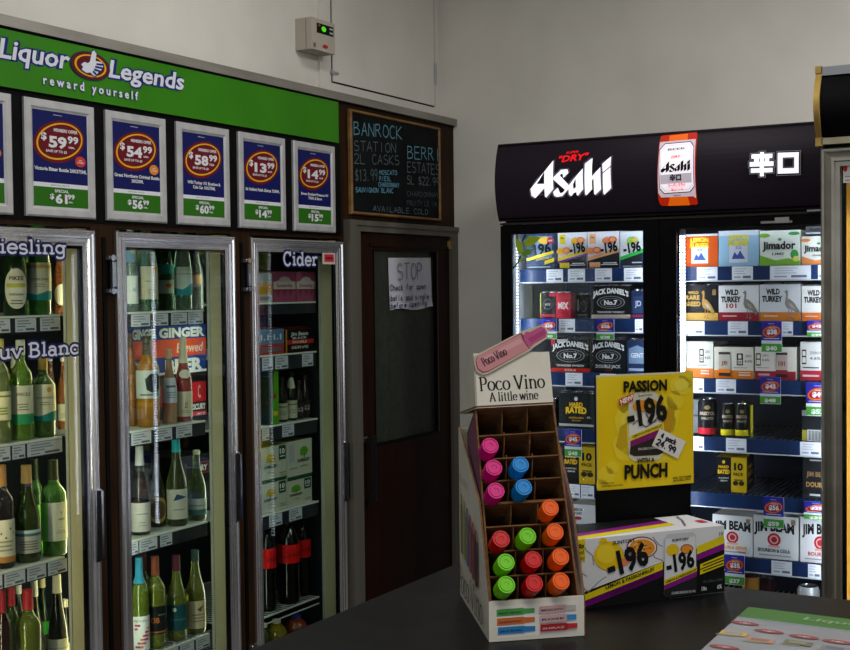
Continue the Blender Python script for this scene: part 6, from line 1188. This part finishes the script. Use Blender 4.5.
# lemon and passionfruit
def blob(cx, cy, rx, ry, m, k, n=26): F.poly(KQ([(cx + rx * math.cos(2 * PI * i / n), cy + ry * math.sin(2 * PI * i / n)) for i in range(n)]), m, k)
blob(205, 190, 80, 78, M('#d8b41a', .5), 4); F.poly(KQ([(150, 120), (165, 92), (190, 98), (200, 125)]), M('#d8b41a', .5), 4); blob(190, 180, 52, 50, M('#e0c42c', .5), 5)
blob(380, 145, 82, 58, M('#7a2a4a', .5), 4); blob(380, 145, 76, 52, M('#e0d4c0', .5), 5); blob(380, 147, 68, 46, M('#d88a2a', .5), 6)
random.seed(3)
for i in range(26): a, r_ = random.uniform(0, 6.28), random.uniform(.1, .85); blob(380 + 60 * r_ * math.cos(a), 147 + 40 * r_ * math.sin(a), 6, 5, M('#8a4a1c' if i % 2 else '#e8b45a', .5), 7, 8)
blob(285, 222, 26, 20, M('#e07a4a', .5), 6, 14)
F.k = 8
pp = lambda x, y: (570 + x / 5.3125, 520 + y / 5.3125)
F.tpx('-196', pp(192, 306), pp(408, 228), 23, CBK, bold=.045); F.tpx('SUNTORY', pp(222, 130), pp(342, 112), 3.4, CBK, bold=.03)
F.tpx('LEMON & PASSIONFRUIT', pp(184, 366), pp(444, 266), 3.6, CBK, bold=.03); F.tpx('VODKA & SODA WITH FRUIT', pp(205, 398), pp(440, 302), 2.6, M('#4a0f4c', .5), bold=.02)
F.tpx('10x', pp(30, 150), pp(72, 143), 4.5, CBK, bold=.04); F.tpx('CANS', pp(34, 182), pp(70, 176), 3.6, CBK, bold=.02); F.tpx('330ml', pp(34, 212), pp(70, 205), 3.2, CBK, bold=.02)
# printed can
F.poly(KQ([(497, 95), (515, 74), (650, 62), (664, 80), (668, 375), (655, 392), (510, 410), (495, 395)]), M('#b9bbc1', .4), 9)
F.poly(KQ([(500, 100), (660, 85), (664, 250), (500, 320)]), CGY, 10); F.poly(KQ([(495, 345), (668, 265), (668, 375), (655, 392), (510, 410), (495, 395)]), M('#222226', .4), 10); F.poly(KQ([(495, 318), (668, 245), (668, 270), (495, 345)]), CYE, 11); F.poly(KQ([(495, 345), (668, 270), (668, 296), (495, 370)]), CPU, 11)
blob(540, 158, 34, 32, M('#d8b41a', .5), 12); blob(615, 152, 34, 26, M('#7a2a4a', .5), 12); blob(615, 153, 30, 22, M('#d88a2a', .5), 13)
F.k = 13; F.tpx('-196', pp(504, 282), pp(652, 242), 17, CBK, bold=.045); F.tpx('SUNTORY', pp(535, 112), pp(625, 102), 2.6, CBK, bold=.03); F.tpx('LEMON & PASSIONFRUIT', pp(500, 334), pp(664, 266), 2.3, CBK, bold=.02)
F.tpx('DOUBLE SHOCHU 6% VOL', pp(532, 392), pp(660, 380), 2.6, M('#b4b6bc', .5), bold=.02); F.tpx('10x', pp(690, 372), pp(718, 368), 4, M('#c4c6ca', .5), bold=.03); F.tpx('6%', pp(772, 362), pp(796, 358), 4, M('#c4c6ca', .5), bold=.03); F.tpx('10 x 330mL CANS', pp(698, 330), pp(800, 318), 2.6, M('#4a5656', .5), .02); F.tpx('10', pp(780, 80), pp(802, 77), 3.6, M('#6a6c70', .5), bold=.03)
G = Face(b, pL + Zv * hC, cu * LW, ctd * DC, eps=.0003); G.poly([(0, 0), (.75, .35), (.75, .55), (0, .18)], CYE); G.poly([(0, .18), (.75, .55), (.75, .75), (0, .34)], CPU); G.poly([(0, .34), (.75, .75), (.75, 1), (0, 1)], CBK); G.rect(.92, .3, .97, .5, '#b8343c'); G.strokes([[(.78 * G.W, .2 * G.H), (.86 * G.W, .6 * G.H), (.9 * G.W, .9 * G.H)]], .003, .003, M('#6a6a70', .5))
tag(b.build('can_carton', base=pL), 'white, yellow, purple and black can carton with lemon and passionfruit on the counter', 'carton')

# ------------------------------------------------------------------ yellow poster on its black stand behind the carton
PO = pL + ctd * (DC + .012); bt = .012
def bp(x, y): return onp(x, y, PO, ctd)
TL, TR, BR, BLq = bp(595.5, 374.4), bp(692, 372.2), bp(692.4, 482.9), bp(596.9, 490.3)
x0 = ((TL - PO).dot(cu) + (BLq - PO).dot(cu)) / 2; x1 = ((TR - PO).dot(cu) + (BR - PO).dot(cu)) / 2; zt = (TL.z + TR.z) / 2; zq = (BR.z + BLq.z) / 2
sg = thing('sign_stand', 'yellow can poster on a black stand behind the counter-top carton', 'sign', PO + cu * (x0 + x1) / 2)
b = MB(); O = PO + cu * (x0 + .004); O.z = ZC + .0008; b.obox(O, cu * (x1 - x0 - .008), ctd * bt, Zv * (zt - ZC - .004), BLACKP); b.build('back_panel', sg)
b = MB(); b.obox(O - ctd * .004 + ctd * .016 , cu * (x1 - x0 - .008), ctd * .09, Zv * .006, BLACKP); b.build('base_plate', sg)
b = MB(); O2 = PO + cu * x0 - ctd * .0035; O2.z = zq; b.obox(O2, cu * (x1 - x0), ctd * .003, Zv * (zt - zq), '#c9c4a4')
YEL1 = noisy('poster_yellow', '#d9b90a', '#e0c51c', 5, .4); F = Face(b, O2, cu * (x1 - x0), Zv * (zt - zq), eps=.0003)
F.rect(.0, 0, 1, .985, YEL1)
SQ = lambda pts: [F.px(580 + x / 4.646, 360 + y / 4.646) for x, y in pts]; sp = lambda x, y: (580 + x / 4.646, 360 + y / 4.646)
SPL = M('#dbc42a', .45)
for cx, cy, rx, ry in ((300, 310, 140, 150), (220, 400, 70, 70), (400, 260, 60, 90), (470, 120, 55, 45), (500, 90, 40, 40), (440, 190, 40, 45), (120, 540, 40, 45), (100, 580, 30, 24), (380, 420, 60, 60), (150, 500, 30, 30), (240, 200, 70, 50)):
    F.poly(SQ([(min(516, max(76, cx + rx * math.cos(2 * PI * i / 24) * (1 + .08 * math.sin(5 * i)))), cy + ry * math.sin(2 * PI * i / 24) * (1 + .08 * math.cos(7 * i))) for i in range(24)]), SPL, 3)
for cx, cy, rx, ry in ((300, 310, 110, 120), (470, 115, 34, 28)): F.poly(SQ([(cx + rx * math.cos(2 * PI * i / 24) * (1 + .1 * math.sin(5 * i)), cy + ry * math.sin(2 * PI * i / 24) * (1 + .1 * math.cos(7 * i))) for i in range(24)]), '#decc48', 4)
for pts, c in (([(165, 400), (185, 310), (215, 290), (220, 400), (190, 420)], '#b99a1c'), ([(385, 250), (420, 215), (438, 240), (420, 330), (390, 350)], '#b58a18')): F.poly(SQ(pts), c)
F.poly(SQ([(222, 172), (250, 152), (340, 146), (362, 165), (382, 440), (362, 462), (250, 470), (224, 452)]), '#c9c6b4')
F.poly(SQ([(224, 260), (374, 245), (376, 300), (226, 358)]), '#d4d2cc'); F.poly(SQ([(230, 352), (376, 292), (378, 316), (230, 376)]), '#d9c020'); F.poly(SQ([(230, 376), (378, 316), (379, 346), (230, 402)]), '#7a1a62'); F.poly(SQ([(230, 402), (379, 346), (382, 430), (360, 440), (250, 446), (226, 436)]), '#2c2622')
F.ppx(SQ, '#000000') if False else None
e = F.px(*sp(285, 212)); F.ell(e[0], e[1], .1, .05, '#d98a2a'); e = F.px(*sp(325, 205)); F.ell(e[0], e[1], .07, .045, '#c9962c')
for ln in ([(240, 300), (260, 280), (300, 310), (350, 280)], [(300, 250), (330, 290), (360, 260)]): F.strokes([[(a * F.W, c * F.H) for a, c in SQ(ln)]], .002, .002, M('#5a564c', .5))
INKB = M('#16150f', .45)
F.tpx('PASSION', sp(196, 148), sp(398, 138), 10.6, INKB, bold=.05); F.tpx('PUNCH', sp(200, 550), sp(400, 538), 13.5, INKB, bold=.05); F.tpx('WITH A', sp(258, 478), sp(340, 472), 4.8, INKB, bold=.04)
F.tpx('-196', sp(210, 312), sp(394, 272), 25, INKB, bold=.045); F.tpx('SUNTORY', sp(262, 170), sp(330, 164), 1.8, INKB, bold=.02); F.tpx('LEMON & PASSIONFRUIT', sp(236, 360), sp(374, 306), 2.2, INKB, bold=.02); F.tpx('DOUBLE SHOCHU', sp(262, 418), sp(366, 408), 2.4, M('#b9b4ac', .5), bold=.02)
F.poly(SQ([(170, 182), (238, 152), (242, 184), (173, 212)]), '#b81c1c'); F.tpx('NEW!', sp(178, 206), sp(238, 180), 5, M('#e4ded4', .5), bold=.04)
F.tpx('CONTAINS ALCOHOL', sp(88, 590), sp(190, 581), 1.8, INKB, bold=.02); F.tpx('Drinkwise.', sp(92, 574), sp(150, 570), 1.8, INKB, bold=.0, shear=.2); F.tpx('FEEL EXTREME', sp(420, 552), sp(505, 542), 2.2, INKB, bold=.03); F.tpx('JAPANESE SPIRIT', sp(420, 564), sp(505, 554), 2.2, INKB, bold=.03)
b.build('poster_sheet', sg)
# taped price note
b = MB(); NP = O2 - ctd * .006
nq = [onp(*sp(x, y), NP, ctd) for x, y in ((335, 398), (455, 458), (492, 378), (372, 318))]
b.prism(nq, ctd * .0008, '#d6d3cf'); F = Face(b, nq[0], nq[1] - nq[0], Zv * .1, eps=.0003); uN = (nq[1] - nq[0]).normalized(); vN = -uN.cross(ctd).normalized()
if vN.z < 0: vN = -vN
F = Face(b, nq[0] - ctd * .0002, nq[1] - nq[0], vN * (nq[3] - nq[0]).dot(vN), eps=.0003)
INK3 = M('#23222a', .6); F.hand('4 pack', .16 * F.W, .58 * F.H, .6 * F.W, .26 * F.H, INK3, .003); F.hand('24.99', .1 * F.W, .16 * F.H, .74 * F.W, .3 * F.H, INK3, .0032)
tag(b.build('price_note', base=nq[0]), 'handwritten white note reading 4 pack 24.99 stuck on the yellow poster', 'note')

# ------------------------------------------------------------------ price leaflet lying on the counter
a, c, d = onz(748.4, 607.6, ZC + .0008), onz(850, 619.9, ZC + .0008), onz(702, 650, ZC + .0008)
fu = (c - a).normalized(); fv = (a - d).normalized(); FWd, FHt = .42, .32
b = MB(); O = a - fv * FHt; FLY = noisy('leaflet_paper_dimmed', '#85878c', '#909297', 8, .35)  # paper and print greyed down, dim light put into their colours
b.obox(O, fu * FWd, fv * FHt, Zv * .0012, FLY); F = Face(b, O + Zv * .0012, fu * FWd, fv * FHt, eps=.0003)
hb_ = F.px(*(690 + 265 / 5.3125, 570 + 250 / 5.3125))[1]
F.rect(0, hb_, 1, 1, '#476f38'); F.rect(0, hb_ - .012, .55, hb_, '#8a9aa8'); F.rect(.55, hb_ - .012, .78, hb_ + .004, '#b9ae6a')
F.text('Liquor', .37, (1 + hb_) / 2 + .01, .26, .055, '#86a07e', .02, .2); F.text('Legends', .80, (1 + hb_) / 2 + .01, .3, .055, '#86a07e', .02, .2); F.ell(.575, (1 + hb_) / 2, .05, .045, '#86a07e')
for (x, y) in ((320, 288), (447, 330), (635, 357), (815, 382), (193, 413)):
    p = F.px(690 + x / 5.3125, 570 + y / 5.3125); F.ell(p[0], p[1], .055, .03, '#8a4a4a', 4); F.text('$', p[0], p[1], .05, .02, '#b9a0a0', .02, 0, 0, 5)
for (x, y, c1, c2) in ((255, 340, '#b99a5a', '#8a8f9a'), (395, 375, '#a8806a', '#8a6a5a'), (600, 388, '#6a6a5c', '#8a8468'), (800, 415, '#7a7c86', '#6a6c78')):
    p = F.px(690 + x / 5.3125, 570 + y / 5.3125); F.rect(p[0] - .05, p[1] - .04, p[0] + .05, p[1] + .03, c1, 4); F.rect(p[0] - .035, p[1] - .02, p[0] + .03, p[1] + .015, c2, 5); F.rect(p[0] - .06, p[1] - .055, p[0] + .01, p[1] - .045, '#8a9a84', 4)
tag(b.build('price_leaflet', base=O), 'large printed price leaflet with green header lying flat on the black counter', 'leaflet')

# ================================================================== LIGHT
def area(name, loc, rot, sx, sy, power, col):
    l = bpy.data.lights.new(name, 'AREA'); l.shape = 'RECTANGLE'; l.size = sx; l.size_y = sy; l.energy = power; l.color = col
    o = bpy.data.objects.new(name, l); o.location = loc; o.rotation_euler = rot; COL.objects.link(o); return o
area('unseen_ceiling_light', (-1.75, 2.9, CEILZ - .03), (0, 0, 0), .3, 1.5, 15, (1, .98, .95))  # unseen light added near the cooler wall to brighten wall and posters
area('unseen_ceiling_light', (.5, 3.7, CEILZ - .03), (0, 0, 0), 1.6, .3, 62, (1, .98, .95))
area('unseen_ceiling_light', (.3, .7, CEILZ - .03), (0, 0, 0), 1.8, .6, 36, (1, .97, .93))
area('shop_window_light', (.0, -2.45, 1.65), (math.radians(90), 0, 0), 2.2, 1.6, 30, (.92, .96, 1))
w = bpy.data.worlds.new('world'); bpy.context.scene.world = w; w.use_nodes = True
w.node_tree.nodes['Background'].inputs[0].default_value = (.6, .7, .9, 1); w.node_tree.nodes['Background'].inputs[1].default_value = .3
sc = bpy.context.scene
sc.view_settings.view_transform = 'Standard'; sc.view_settings.look = 'None'; sc.view_settings.exposure = 0; sc.view_settings.gamma = 1; sc.view_settings.use_curve_mapping = False
sc.cycles.transparent_max_bounces = 24; sc.cycles.max_bounces = 8; sc.cycles.caustics_reflective = False; sc.cycles.caustics_refractive = False
